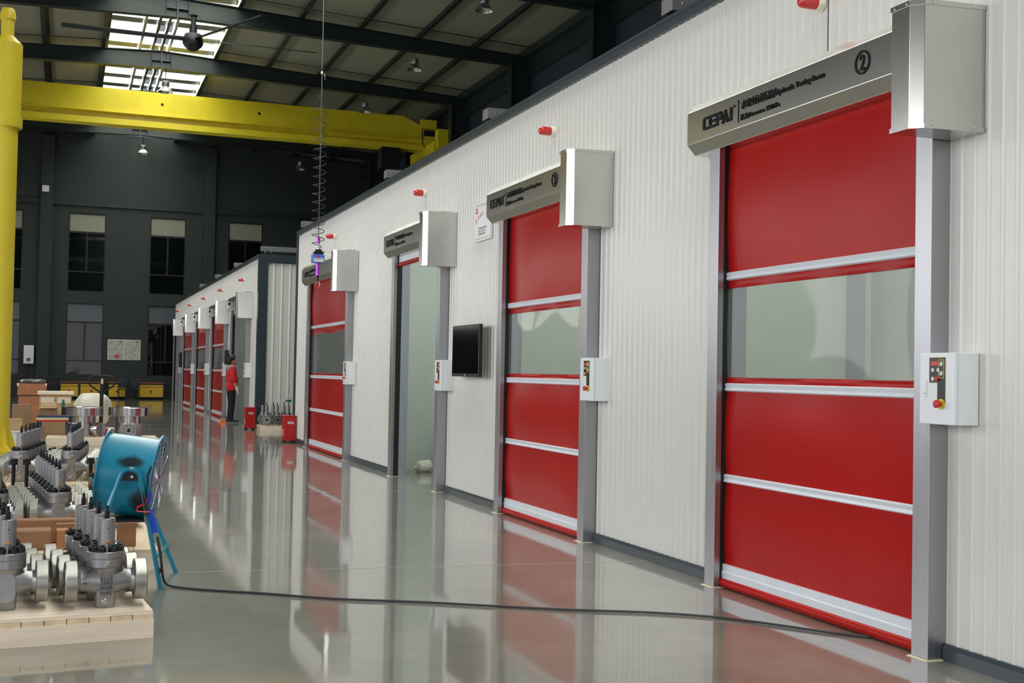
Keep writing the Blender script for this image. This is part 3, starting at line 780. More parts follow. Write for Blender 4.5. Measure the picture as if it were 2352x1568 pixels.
def pallet(name, loc, rz_, w_, dp, top, label, np_=7, sheet=False, mt=('wood_long', 'wood_light')):
    r = tag(empty(name, loc, rz_), label, 'pallet')
    zt = top-(.014 if sheet else 0); st = w_/np_
    for k in range(np_):
        hgt = random.uniform(-.002, .002)
        obj('plank', B(k*st+.002, (k+1)*st-.002, .004, dp, zt-.030, zt-.002+min(0, hgt)), mt[0], r)
    for y in (0, dp/2-.045, dp-.09): obj('stringer', B(0, w_, y, y+.09, 0, zt-.030), mt[1], r)
    if sheet: obj('top_sheet', B(.012, w_-.004, .01, dp, zt-.002, top), 'wood_light', r)
    return r
pallet('wooden_pallet', (-.60, 6.415, 0), .092, 1.065, 1.05, .139, 'light wood pallet under the front gate valves', 10, True)
pallet('wooden_pallet', (-.80, 8.66, 0), 0, 1.43, 2.75, .145, 'long wood pallet under the second group of valves behind the fan legs', 9)
pallet('wooden_pallet', (-.85, 12.1, 0), 0, 1.35, 2.0, .285, 'tall wood pallet under the third group of valves', 8)
def block_of(name, loc, sz, mt, label, cat, rz_=0, bev=.006):
    o = tag(obj(name, B(0, sz[0], 0, sz[1], 0, sz[2]), mt, None, bev), label, cat); o.location = loc; o.rotation_euler = (0, 0, rz_); return o
block_of('timber_block', (-.30, 8.78, .145), (.24, .20, .13), 'wood_brown', 'rough brown timber block left of the grooved one on the second pallet', 'timber', .05, .012)
gb = tag(empty('timber_block', (-.03, 8.76, .145), .02), 'reddish timber block with sawn grooves on the second pallet', 'timber')
obj('block', MB().prism([(0, 0), (.05, 0), (.05, .012), (.058, .012), (.058, 0), (.15, 0), (.15, .16), (0, .16)], 'z', 0, .13), 'wood_orange', gb)
obj('back_strip', B(0, .2, .17, .24, 0, .155), 'wood_brown', gb)
block_of('timber_plank', (-.32, 9.12, .145), (.52, .12, .165), 'wood_brown', 'flat brown timber standing behind the two timber blocks', 'timber', 0, .01)
block_of('timber_block', (.36, 8.84, .145), (.13, .22, .165), 'wood_brown', 'squared brown timber beside the fan leg', 'timber', -.05, .004)
gl = tag(empty('pressure_gauge', (.40, 8.88, .311)), 'small black pressure gauge with white dial lying on brown timber under the fan', 'gauge')
obj('case', MB().lathe([(.024, 0), (.026, .02)], (0, 0, .026), (0, -1, .3), 16), 'fan_dark', gl); obj('dial', MB().lathe([(.019, 0), (.019, .001)], (0, -.0197, .032), (0, -1, .3), 16), 'paper', gl)
obj('stem', MB().cyl((0, 0, .02), (.07, .02, .012), .008), 'fan_dark', gl)
for k, (x, y) in enumerate(((.235, 11.75), (.36, 11.75), (-.31, 11.7), (-.42, 11.7))):
    if k == 0:
        sb0 = s = empty('stud_bolt', (x, y, 0))
        obj('rod', MB().lathe([(.017, 0), (.017, .55)], n=12), 'stem_black', s); obj('nut', MB().lathe([(.034, .50), (.034, .55), (.03, .555)], n=6, smooth=False), 'nut_black', s)
    else: s = dup(sb0, (x, y, 0), 0)
    tag(s, 'tall black stud bolt with hex nut standing between valve rows', 'bolt', 'stud bolts among the valves')
for k in range(7):
    x, y = -.33+.10*(k % 4)+.03*(k//4), 13.68+.14*(k//4)
    if k == 0:
        hn0 = s = empty('hex_nut', (x, y, .285)); obj('nut', MB().lathe([(.042, 0), (.042, .06), (.038, .065)], n=6, smooth=False), 'nut_black', s); obj('bolt_end', MB().lathe([(.024, .0), (.024, .23), (.02, .235)], n=12), 'stem_black', s)
        obj('upper_nut', MB().lathe([(.042, .14), (.042, .20), (.038, .205)], n=6, smooth=False), 'nut_black', s)
    else: s = dup(hn0, (x, y, .285), .3*k)
    tag(s, 'black double-nut bolt standing on the third pallet', 'bolt', 'black bolts on the third pallet')

# ------------------------------------------------------------------ blue drum fan
fan = tag(empty('drum_fan', (.44, 8.16, 0)), 'blue-green industrial drum fan on bent tube stand', 'fan')
AX = Vector((.955, -.22, -.12)).normalized(); FC = Vector((-.03, 0, .695)); FR = .258; FL = .166
def fpt(t, r_, a):
    u = AX.cross(Vector((0, 0, 1))).normalized(); v = u.cross(AX)
    return FC + AX*t + (u*math.cos(a) + v*math.sin(a))*r_
dm = MB().lathe([(FR, -FL), (FR, FL), (FR-.006, FL), (FR-.006, -FL), (FR, -FL)], FC, AX, 44, caps=False)
obj('drum', dm, 'fan_teal', fan)
for t in (-FL, FL):
    obj('rim', MB().lathe([(FR, t-.004), (FR+.028, t-.004), (FR+.028, t+.004), (FR, t+.004), (FR, t-.004)], FC, AX, 44, caps=False), 'fan_teal', fan)
gr = MB()
for q in range(1, 9): gr.tube([fpt(FL+.01-.0*q, FR*q/8.3, 2*PI*k/32) for k in range(33)], .0022, 5, False)
for k in range(12): gr.tube([fpt(FL+.012, .03, 2*PI*k/12), fpt(FL+.012, FR+.015, 2*PI*k/12)], .003, 5)
obj('grille', gr, 'grille', fan)
hb_ = MB().cyl(FC-AX*.12, FC+AX*.05, .075, n=18); obj('motor', hb_, 'fan_dark', fan)
for k in range(6):
    a = 2*PI*k/6; p = [fpt(.02, .06, a-.25), fpt(.07, .06, a+.25), fpt(.08, FR-.02, a+.22), fpt(.01, FR-.02, a-.12)]
    obj('blade', MB().add(p + [q+AX*.004 for q in p], [(0,1,2,3), (7,6,5,4), (0,4,5,1), (1,5,6,2), (2,6,7,3), (3,7,4,0)]), 'fan_teal', fan)
for k, t in ((1.5, -FL), (4.0, -FL), (5.2, -FL), (1.5, FL), (3.9, FL), (5.0, FL)):
    obj('rim_bolt', MB().ball(fpt(t*.93, FR+.004, k), .008, 8, 5), 'zinc', fan)
# front stand: an inverted U in front of the drum, rear stand behind, cross bars
def arc(c, r_, a0, a1, n, fx, fz): return [c + fx*(r_*math.cos(a0+(a1-a0)*k/n)) + fz*(r_*math.sin(a0+(a1-a0)*k/n)) for k in range(n+1)]
Xv, Zv = Vector((1, 0, 0)), Vector((0, 0, 1))
for side in (-1, 1):
    yy = -.30 if side < 0 else .33
    c = Vector((-.05, yy, .70))
    leg = [Vector((-.40, yy-.02*side*0, 0)), Vector((-.37, yy, .05))]
    top = arc(c, .062, PI*.93, PI*.07, 10, Xv, Zv)
    pth = [Vector((-.345, yy+side*.06, 0.0))] + top + [Vector((.155 if side < 0 else .30, yy + (.06 if side < 0 else .02), 0.0))]
    obj('stand_tube', MB().tube(pth, .0155, 10), 'fan_teal', fan)
    obj('pivot_plate', MB().prism([(c.x+.055*math.cos(a), c.z-.01+.055*math.sin(a)) for a in [PI*k/10 for k in range(11)]], 'y', min(yy, yy-side*.012), max(yy, yy-side*.012)), 'fan_dark', fan)
    obj('pivot_bolt', MB().cyl((c.x+.01, yy-side*.05, c.z+.015), (c.x+.01, yy+side*.014, c.z+.015), .009, n=8), 'grille', fan)
obj('cross_bar', MB().tube([(.115, -.262, .20), (.245, .34, .20)], .012, 8), 'fan_teal', fan)
obj('cross_bar', MB().tube([(-.29, -.33, .20), (-.29, .36, .20)], .012, 8), 'fan_teal', fan)
obj('motor_bracket', B(-.13, .05, -.2, .2, .42, .435), 'fan_dark', fan)
obj('tape_wrap', MB().tube([(.068, -.272, .62), (.07, -.27, .57), (.058, -.275, .545)], [.017, .019, .014], 8), 'tape_blue', fan)
obj('tape_wrap', MB().tube([(.075, -.277, .50), (.095, -.27, .42), (.108, -.266, .36)], [.017, .022, .02], 8), 'tape_blue', fan)
obj('tape_band', MB().tube([(.1398, -.246, .135), (.1455, -.243, .105)], .0185, 10), 'cable_grey', fan)
obj('red_wire', MB().tube([(.066, -.29, .585), (.045, -.295, .545), (.0, -.30, .525), (-.005, -.30, .50), (.03, -.30, .495), (.075, -.295, .492)], .006, 6), 'wire_red', fan)
obj('lead', MB().tube([(.10, -.25, .79), (.075, -.275, .775), (.055, -.285, .72), (.060, -.285, .66), (.066, -.285, .61)], .0065, 6), 'cable_grey', fan)
cbl = [(.565, 7.885, .335), (.585, 7.88, .24), (.60, 7.90, .13), (.612, 7.93, .05), (.64, 7.96, .012), (.70, 7.90, .009), (.777, 7.828, .009), (.95, 7.70, .009), (1.174, 7.572, .009), (1.40, 7.39, .009), (1.646, 7.228, .009), (1.9, 7.12, .009), (2.13, 7.001, .009), (2.36, 6.86, .009), (2.59, 6.727, .009), (2.82, 6.60, .009), (3.053, 6.496, .009), (3.28, 6.39, .009), (3.497, 6.245, .009), (3.64, 6.11, .009), (3.759, 5.959, .009), (3.88, 5.78, .009), (3.975, 5.639, .009), (4.06, 5.55, .009), (4.125, 5.47, .009)]
def smooth_path(p, it=2):
    P = [Vector(q) for q in p]
    for _ in range(it):
        Q = [P[0]]
        for a, b in zip(P[:-1], P[1:]): Q += [a*.75+b*.25, a*.25+b*.75]
        P = Q+[P[-1]]
    return P
tag(obj('power_cable', MB().tube(smooth_path(cbl), .008, 6), 'cable_grey'), 'dark power cable running over the floor from the drum fan to door 2', 'cable')
def stain_fan():
    M = MATS['fan_teal']; nt = M.node_tree; N = nt.nodes; L = nt.links; b = N['Principled BSDF']
    src = b.inputs['Base Color'].links[0].from_socket
    tc = N.new('ShaderNodeTexCoord'); nz = N.new('ShaderNodeTexNoise'); nz.inputs['Scale'].default_value = 14
    L.new(tc.outputs['Object'], nz.inputs['Vector'])
    ad = N.new('ShaderNodeVectorMath'); ad.operation = 'MULTIPLY_ADD'; ad.inputs[1].default_value = (.05, .05, .05)
    L.new(nz.outputs['Color'], ad.inputs[0]); L.new(tc.outputs['Object'], ad.inputs[2])
    for c, rad, sc_ in (((-.03, -.24, .83), .085, (1, 1, 2.2)), ((.05, -.24, .55), .10, (1.1, 1, 1.0))):
        mp = N.new('ShaderNodeVectorMath'); mp.operation = 'SUBTRACT'; mp.inputs[1].default_value = c
        L.new(ad.outputs[0], mp.inputs[0])
        ml = N.new('ShaderNodeVectorMath'); ml.operation = 'MULTIPLY'; ml.inputs[1].default_value = sc_
        L.new(mp.outputs[0], ml.inputs[0])
        ln = N.new('ShaderNodeVectorMath'); ln.operation = 'LENGTH'; L.new(ml.outputs[0], ln.inputs[0])
        mr = N.new('ShaderNodeMapRange'); mr.inputs[1].default_value = rad*.7; mr.inputs[2].default_value = rad*1.25; mr.inputs[3].default_value = .93; mr.inputs[4].default_value = 0
        L.new(ln.outputs['Value'], mr.inputs[0])
        mx = N.new('ShaderNodeMixRGB'); mx.inputs[2].default_value = (.006, .008, .009, 1)
        L.new(mr.outputs[0], mx.inputs[0]); L.new(src, mx.inputs[1]); src = mx.outputs[0]
    L.new(src, b.inputs['Base Color'])
stain_fan()

# ================================================================== CRANES, ROOF THINGS
# bridge crane
br = tag(empty('bridge_crane', (2.6, 43.0, 9.4)), 'yellow bridge crane girder spanning the hall under the roof', 'crane')
def gx(x): return x-2.6
GT, GB = 10.82-9.4, 9.60-9.4
obj('girder', MB().prism([(gx(-7.4), GB+.42), (gx(12.2), GB+.42), (gx(12.2), GT-.34), (gx(11.4), GT), (gx(-7.4), GT)], 'y', -.25, .25), 'crane_yellow', br)
obj('girder_ledge', B(gx(-7.4), gx(12.2), -.33, .33, GB+.40, GB+.425), 'crane_yellow', br)
obj('lower_web', B(gx(-7.4), gx(12.2), -.10, .10, GB+.02, GB+.40), 'crane_yellow', br)
obj('lower_flange', MB().prism([(-.28, GB), (.28, GB), (.28, GB+.20), (.27, GB+.20), (.26, GB+.03), (-.26, GB+.03), (-.27, GB+.20), (-.28, GB+.20)], 'x', gx(-7.4), gx(12.2)), 'crane_yellow', br)
for x in (3.35, 6.65): obj('web_hole', MB().lathe([(.05, 0), (.05, .004)], (gx(x-.5), -.25, 1.02), (0, -1, 0), 14), 'fan_dark', br)
obj('drive_box', B(gx(12.05), gx(12.65), -.36, -.05, GT-.42, GT-.08), 'crane_yellow', br)
obj('end_carriage', MB().box(gx(12.2), gx(12.75), -1.6, 1.6, -.05, .32).box(gx(12.2), gx(12.7), -.4, .4, .32, .72), 'crane_yellow', br)
obj('buffer_block', B(gx(12.3), gx(12.7), -1.75, -1.35, .1, .75), 'crane_yellow', br)
obj('hoist', MB().box(gx(10.6), gx(11.3), -.3, .3, -.55, .22).lathe([(.22, 0), (.22, .6)], (gx(10.65), 0, -.3), (1, 0, 0), 16), 'fan_dark', br)
obj('festoon_cable', MB().tube([(gx(12.1), -.34, 1.0), (gx(12.12), -.36, .5), (gx(12.3), -.38, .05), (gx(12.45), -.36, .4), (gx(12.4), -.36, .85)], .02, 6), 'fan_dark', br)
for dy in (-1.2, 1.2): obj('wheel', MB().lathe([(.2, -.06), (.2, .06)], (gx(12.6), dy, -.135), (1, 0, 0), 18), 'nut_black', br)
# jib crane column at the left
jb = tag(empty('jib_crane', (-1.04, 21.0, 0)), 'thick yellow jib crane column behind the valve pallets', 'crane')
obj('column', MB().lathe([(.205, .02), (.205, 6.55)], n=36), 'column_yellow', jb)
obj('sleeve', MB().lathe([(.262, 5.22), (.268, 5.24), (.268, 5.40), (.238, 5.41), (.238, 6.58), (.10, 6.72)], n=36), 'column_yellow', jb)
obj('pivot', MB().lathe([(.10, 6.6), (.10, 6.98), (.12, 6.98), (.12, 7.08), (.09, 7.16)], n=18), 'column_yellow', jb)
obj('base_plate', MB().lathe([(.42, 0), (.42, .025)], n=24), 'column_yellow', jb)
for k in range(6):
    a = 2*PI*k/6+.15; c_, s_ = math.cos(a), math.sin(a); p = .012
    q = [(.19, .02), (.38, .02), (.30, .10), (.2, .42)]
    vs = [(r_*c_ - e*s_, r_*s_ + e*c_, z) for e in (-p, p) for r_, z in q]
    obj('gusset', MB().add(vs, [(0,1,2,3), (7,6,5,4), (0,4,5,1), (1,5,6,2), (2,6,7,3), (3,7,4,0)]), 'column_yellow', jb)
obj('arm', MB().box(-4.6, -.2, -.09, .09, 6.36, 6.38).box(-4.6, -.2, -.012, .012, 5.98, 6.36).box(-4.6, -.2, -.09, .09, 5.96, 5.98), 'column_yellow', jb)
obj('arm_gusset', MB().prism([(-.2, 5.45), (-.6, 5.97), (-.2, 5.97)], 'y', -.012, .012), 'column_yellow', jb)
# balancer hanging on a wire with a coiled air line
hz = tag(empty('hanging_balancer', (2.54, 13.0, 2.28)), 'blue and purple balancer hoist hanging from wire with black coiled hose', 'hoist')
obj('wire', MB().tube([(0, 0, .55), (0, 0, 9.05)], .005, 6), 'steel_cable', hz)
obj('wire_clip', MB().lathe([(.012, 2.36), (.018, 2.38), (.018, 2.42), (.01, 2.44)], n=8).tube([(.012, 0, 2.40), (.03, -.005, 2.36), (.034, -.005, 2.30)], .007, 6), 'zinc', hz)
hp = []
T_ = 17
for k in range(T_*14+1):
    t = k/(T_*14); z = 2.16-1.72*(t**.86); a = 2*PI*T_*t + 1.2
    rad = .068*min(1, t*14+.05, (1-t)*20+.3); hp.append((-.005+rad*math.cos(a), rad*math.sin(a), z))
obj('coil_hose', MB().tube([(0, .004, 2.38), (0, .006, 2.27)] + hp, .0042, 5), 'cable_grey', hz)
obj('upper_grip', MB().lathe([(.016, .50), (.021, .505), (.021, .57), (.012, .575)], n=16), 'purple_metal', hz)
obj('swivel', MB().ball((0, 0, .465), .014, 10, 6).cyl((0, 0, .43), (0, 0, .50), .008, n=8), 'zinc', hz)
obj('head', MB().box(-.05, .05, -.045, .045, .378, .41).box(-.03, .035, -.03, .03, .41, .435).box(.035, .065, -.02, .02, .40, .413), 'nut_black', hz)
hx_ = obj('housing', B(-.068, .064, -.05, .05, .288, .378), 'blue_box', hz, .004)
obj('name_plate', B(-.054, .052, -.0515, -.05, .296, .338), 'paper', hx_)
obj('emblem', MB().lathe([(.014, 0), (.014, .0015)], (-.002, -.05, .356), (0, -1, 0), 14), 'red_plastic', hx_)
put('lettering', text_mesh('lettering', '\u667a\u80fd\u63d0\u5347\u673a', .07, .010, .0006, 'letter_black'), M_NEGY, (-.036, -.0515, .322), hx_)
obj('handle_grip', MB().lathe([(.020, .275), (.026, .28), (.026, .288)], n=16).lathe([(.0195, .15), (.0195, .276)], n=16), 'purple_metal', hz)
obj('hook_shank', MB().lathe([(.017, .135), (.019, .14), (.019, .15)], n=12).lathe([(.010, .09), (.013, .10), (.011, .135)], n=10), 'stem_black', hz)
obj('hook', MB().tube([(0, 0, .095), (.004, 0, .075), (-.02, 0, .06), (-.028, 0, .035), (-.012, 0, .012), (.012, 0, .015), (.02, 0, .035)], [.009, .009, .011, .012, .012, .010, .006], 8), 'red_plastic', hz)
obj('latch', MB().tube([(.006, 0, .09), (.028, 0, .06), (.02, 0, .034)], .004, 5), 'zinc', hz)
# big ceiling fan
cf = tag(empty('ceiling_fan', (2.98, 33.4, 10.15)), 'large black ceiling fan with long blades under the skylight', 'fan')
obj('down_rod', MB().lathe([(.07, .45), (.07, .75), (.12, .80)], n=12).cyl((0, .0, .25), (0, .0, .5), .10, n=12), 'fan_dark', cf)
obj('motor', MB().lathe([(.10, -.16), (.22, -.06), (.27, .02), (.27, .16), (.22, .28), (.10, .30)], n=20), 'fan_dark', cf)
for a in (0.0, -1.13, PI):
    d = Vector((math.cos(a), math.sin(a), 0)); e = Vector((-d.y, d.x, 0))
    p = [d*.25 - e*.09, d*.25 + e*.09, d*3.35 + e*.09, d*3.35 - e*.09]
    lift = [.11, .16, .17, .12]
    vs = [v+Vector((0, 0, l_)) for v, l_ in zip(p, lift)] + [v+Vector((0, 0, l_+.025)) for v, l_ in zip(p, lift)]
    obj('blade', MB().add(vs, [(3,2,1,0), (4,5,6,7), (0,1,5,4), (1,2,6,5), (2,3,7,6), (3,0,4,7)]), 'hall_steel', cf)
# high-bay lamps
LP = [(9.7, 28.7, 10.6, 'nearest the near end of the roof over the right wall'), (9.7, 35.2, 10.6, 'middle one over the right wall'), (9.7, 41.7, 10.6, 'over the yellow girder end'), (2.75, 40.0, 10.25, 'under the skylight behind the second rafter'), (2.78, 52.6, 10.35, 'below the yellow girder in the hall middle'), (9.4, 52.6, 10.2, 'below the girder by the right wall')]
lp0 = None
for x, y, z, ll in LP:
    if lp0 is None:
        lp0 = l_ = empty('high_bay_lamp', (x, y, z))
        obj('reflector', MB().lathe([(.235, 0), (.225, .03), (.17, .10), (.115, .17), (.11, .17), (.165, .095), (.22, .025), (.23, 0)], n=24, caps=False), 'lamp_alu', l_)
        obj('ballast', MB().lathe([(.11, .17), (.12, .19), (.12, .33), (.08, .36)], n=18), 'valve_steel', l_)
        obj('bulb', MB().ball((0, 0, .10), .06, 10, 6), 'paper', l_)
    else:
        l_ = dup(lp0, (x, y, z), 0)
        bpy.data.objects.remove([c for c in l_.children if c.name.startswith('hanger')][0])
    obj('hanger', MB().cyl((0, 0, .35), (0, 0, (11.76 if x < 4 else rz(x)-.01)-z), .012, n=6), 'hall_steel', l_)
    tag(l_, 'bell-shaped high-bay lamp hanging ' + ll, 'lamp', 'high-bay lamps under the roof')

# ================================================================== FAR LEFT CLUTTER
def spool(name, loc, label, square):
    r = tag(empty(name, loc), label, 'wellhead', 'machined wellhead spools')
    obj('top_flange', MB().lathe([(.355, .39), (.36, .395), (.36, .535), (.352, .54), (.28, .54), (.27, .53)], n=40), 'machined_bright', r)
    obj('neck', MB().lathe([(.235, .25), (.235, .392)], n=32), 'machined_bright', r)
    if square:
        pr = [(.25*math.cos(a), .25*math.sin(a)) for a in [2*PI*(k+.5)/8 for k in range(8)]]
        obj('body', MB().prism(pr, 'z', 0, .255), 'machined_bright', r, .004)
        f_ = obj('side_face', B(-.125, .125, -.262, -.20, .01, .25), 'valve_steel', r, .003)
        obj('port', MB().lathe([(.055, 0), (.055, .004), (.035, .004), (.035, -.04)], (0, -.262, .13), (0, -1, 0), 20), 'machined', f_)
        obj('port_bore', MB().lathe([(.033, 0), (.033, .002)], (0, -.264, .13), (0, -1, 0), 16), 'fan_dark', f_)
        hm = MB()
        for k in range(8): hm.lathe([(.011, 0), (.011, .002)], (.088*math.cos(2*PI*(k+.5)/8), -.262, .13+.088*math.sin(2*PI*(k+.5)/8)), (0, -1, 0), 8)
        obj('stud_holes', hm, 'fan_dark', f_)['kind'] = 'stuff'
    else:
        obj('body', MB().lathe([(.262, 0), (.262, .255), (.24, .26)], n=32), 'machined_bright', r)
        obj('side_outlet', MB().lathe([(.08, .2), (.08, .36), (.13, .36), (.13, .42)], (0, 0, .145), (.75, -.66, 0), 18), 'machined_bright', r)
    return r
spool('wellhead_spool', (.295, 23.1, .115), 'shiny steel wellhead spool with round body beside the pallet jack handle', False)
spool('wellhead_spool', (1.09, 23.1, .115), 'shiny steel wellhead spool with square bolt-hole face above the drum fan', True)
pallet('wooden_pallet', (-.30, 22.55, 0), 0, 1.9, 1.1, .115, 'low pale wood pallet under the steel wellhead spools', 8)
block_of('timber_beam', (-.30, 22.2, 0), (1.15, .12, .15), 'wood_light', 'long pale timber beam lying in front of the wellhead spools', 'timber')
bk = tag(empty('parts_crate', (-.92, 22.0, 0)), 'white plastic crate on the floor against the yellow column', 'crate')
obj('body', B(0, .34, 0, .4, 0, .25), 'paper', bk, .01); obj('rim', B(-.01, .35, -.01, .41, .25, .28), 'paper', bk, .005)
block_of('carton_sheet', (-.93, 22.15, .285), (.26, .20, .19), 'cardboard_light', 'pale carton standing on the white plastic crate', 'box', .2)
pj = tag(empty('pallet_jack', (.645, 24.2, 0)), 'black pallet jack with looped handle standing behind the wellhead spools', 'pallet jack')
obj('shaft', MB().box(-.035, .035, -.03, .03, .16, 1.10), 'chair_black', pj, .006)
lpth = smooth_path([(0, 0, .86), (-.10, 0, .96), (-.21, 0, 1.02), (-.235, 0, 1.10), (-.20, 0, 1.19), (-.12, 0, 1.215), (.12, 0, 1.215), (.20, 0, 1.19), (.235, 0, 1.10), (.21, 0, 1.02), (.10, 0, .96), (0, 0, .86)], 2)
obj('handle_loop', MB().tube(lpth, .017, 8), 'chair_black', pj)
obj('lever', B(-.02, .02, -.035, -.01, 1.06, 1.16), 'cart_cream', pj); obj('release', MB().tube([(0, 0, 1.10), (0, 0, 1.21)], .01, 6), 'chair_black', pj)
obj('pump', MB().box(-.12, .12, -.12, .14, .04, .22).cyl((0, .02, .2), (0, .02, .36), .04), 'cart_red', pj)
for x in (-.09, .09): obj('wheel', MB().lathe([(.09, -.03), (.09, .03)], (x, -.05, .09), (1, 0, 0), 16), 'chair_black', pj)
for x in (-.26, .10): obj('fork', B(x, x+.16, .1, 1.2, .05, .11), 'cart_red', pj)
# white bag: a lumpy sack
def sack(name, loc, sz, label, mt='bag_white'):
    mb = MB(); n, k_ = 22, 12; R = []
    for j in range(k_+1):
        a = -PI/2+PI*j/k_; ring = []
        for i in range(n):
            t = 2*PI*i/n; c_ = math.cos(a); e = abs(c_)**.45
            wob = 1+.10*math.sin(3*t+2*a)+.07*math.sin(5*t-3*a+1)+.05*math.sin(9*t+4*a)
            ring.append((sz[0]*e*wob*math.cos(t), sz[1]*e*wob*math.sin(t), sz[2]*(1+math.copysign(abs(math.sin(a))**.7, math.sin(a))*(1+.06*math.sin(4*t)))))
        R.append(ring)
    mb.rings(R); o = tag(obj(name, mb, mt), label, 'bag'); o.location = loc; return o
sack('white_sack', (.52, 25.86, .175), (.34, .3, .33), 'large lumpy white plastic sack behind the pallet jack handle')
pallet('wooden_pallet', (.1, 25.45, 0), 0, .85, .8, .14, 'small wood pallet under the lumpy white sack', 6)
ct = tag(empty('platform_cart', (-.51, 24.9, 0)), 'low platform cart with blue deck, cream edge and red underside', 'cart')
obj('deck', B(0, .60, 0, .9, .375, .415), 'cart_blue', ct); obj('edge_strip', B(-.005, .605, -.012, .005, .345, .385), 'cart_cream', ct); obj('under_rail', B(0, .60, -.008, .9, .305, .345), 'cart_red', ct)
for x in (.05, .55):
    for y in (.1, .8): obj('leg', B(x-.03, x+.03, y-.03, y+.03, .1, .305), 'cart_blue', ct); obj('castor', MB().lathe([(.05, -.02), (.05, .02)], (x, y, .05), (1, 0, 0), 14), 'chair_black', ct)
ob = tag(empty('open_carton', (-.45, 25.05, .415)), 'brown open carton with raised flaps on the blue cart', 'box')
obj('walls', MB().box(0, .30, 0, .005, 0, .17).box(0, .30, .295, .30, 0, .17).box(0, .005, 0, .30, 0, .17).box(.295, .30, 0, .30, 0, .17).box(0, .3, 0, .3, 0, .004), 'cardboard', ob)
def quad(p, t=.004): return MB().add([Vector(q) for q in p] + [Vector(q)+Vector((0, 0, t)) for q in p], [(0,1,2,3), (7,6,5,4), (0,4,5,1), (1,5,6,2), (2,6,7,3), (3,7,4,0)])
obj('flap', quad([(-.03, -.08, .15), (.28, -.08, .15), (.30, 0, .17), (0, 0, .17)]), 'cardboard_light', ob)
obj('flap', quad([(.30, 0, .17), (.38, .02, .10), (.38, .28, .10), (.30, .30, .17)]), 'cardboard_light', ob)
obj('flap', quad([(0, .30, .17), (.30, .30, .17), (.28, .38, .25), (.02, .38, .25)]), 'cardboard_light', ob)
obj('flap', quad([(0, 0, .17), (0, .30, .17), (-.08, .28, .12), (-.08, .02, .12)]), 'cardboard', ob)
sack('cloth_bundle', (.015, 25.1, .425), (.07, .08, .085), 'small crumpled white cloth bundle on the blue cart')
sack('green_cap_bag', (-.04, 25.6, .415), (.03, .03, .15), 'small green-capped bundle beside the open carton', 'green_cap')
cr = tag(empty('plank_crate', (-.52, 26.4, 0)), 'pale plywood crate with overhanging lid behind the blue cart', 'crate')
obj('body', B(.02, .64, 0, .7, 0, .80), 'cardboard_light', cr, .004); obj('lid', B(-.02, .68, -.04, .74, .80, .86), 'wood_light', cr, .004)
for a, b in ((.05, .30), (.36, .62)): obj('panel', B(a, b, -.012, 0, .62, .74), 'wood_light', cr)
sc2 = tag(empty('stacked_crate', (-1.01, 29.0, 0)), 'reddish plywood crate with metal corners behind the yellow column', 'crate')
obj('lower_box', B(.02, .58, 0, .5, .10, .70), 'wood_orange', sc2, .004); obj('upper_box', B(0, .60, -.01, .51, .72, .98), 'wood_orange', sc2, .004)
for x in (.05, .48): obj('foot', B(x, x+.07, .05, .45, 0, .10), 'wood_light', sc2)
for x in (-.012, .575): obj('corner_bracket', B(x, x+.036, -.022, .02, .93, .99), 'zinc', sc2)
sack('plastic_bundle', (-.70, 29.2, .99), (.26, .2, .045), 'crumpled clear plastic bundle on top of the reddish crate', 'plastic_film')
block_of('carton', (-.98, 26.0, 0), (.34, .3, .60), 'cardboard', 'tall brown carton between the yellow column and the blue cart', 'box', .08)

# ------------------------------------------------------------------ back wall things
BN = [(-.26, .54), (.54, 1.53), (1.69, 2.46), (2.90, 4.03)]
BL = ['yellow-fronted workbench nearest the black cabinet', 'yellow-fronted workbench behind the pallet jack handle', 'yellow-fronted workbench left of the dark chairs', 'yellow-fronted workbench right of the dark chairs under the wall poster side']
for (a, b), ll in zip(BN, BL):
    r = tag(empty('workbench', (a, 54.5, 0)), ll, 'workbench', 'workbenches along the back wall')
    w_ = b-a
    obj('carcass', B(.0, w_, .03, .8, .05, .68), 'bench_blue', r); obj('top', B(.002, w_-.002, -.02, .82, .68, .73), 'bench_top', r)
    obj('drawer', B(.05, w_-.05, .0, .03, .54, .62), 'bench_yellow', r); 
    dr_ = obj('door', B(.05, w_-.05, .0, .03, .10, .52), 'bench_yellow', r); obj('handle', B(w_*.5-.03, w_*.5+.03, -.02, 0, .28, .38), 'panel_black', dr_)
ch = None
for k, (x, ll) in enumerate(((2.30, 'dark office chair beside the benches, turned towards the column'), (2.78, 'dark blue backed chair between the two right benches'))):
    if ch is None:
        ch = c = empty('chair', (x, 53.9, 0))
        obj('seat', B(-.22, .22, -.22, .22, .42, .47), 'chair_black', c, .01); obj('backrest', B(-.2, .2, .18, .23, .5, .86), 'bench_blue', c, .02)
        for sx in (-.19, .17):
            for sy2 in (-.19, .17): obj('leg', B(sx, sx+.025, sy2, sy2+.025, 0, .42), 'chair_black', c)
            obj('armrest', B(sx, sx+.03, -.15, .2, .62, .65), 'chair_black', c)
    else: c = dup(ch, (x, 53.9, 0), 0)
    tag(c, ll, 'chair', 'dark chairs by the benches')
dc = tag(empty('tool_cabinet', (-.83, 54.3, 0)), 'black tool cabinet at the back wall left of the benches', 'cabinet')
obj('body', B(0, .52, 0, .6, .04, .86), 'chair_black', dc, .01); obj('top', B(-.02, .54, -.02, .62, .86, .90), 'bench_blue', dc); obj('handle', B(.1, .42, -.03, 0, .6, .63), 'cable_grey', dc)
po = tag(empty('wall_poster', (1.67, WY, 1.69)), 'large white drawing sheet pair pinned on the dark back wall', 'poster')
obj('backing', B(0, 1.38, -.03, -.004, 0, .89), 'paper', po)
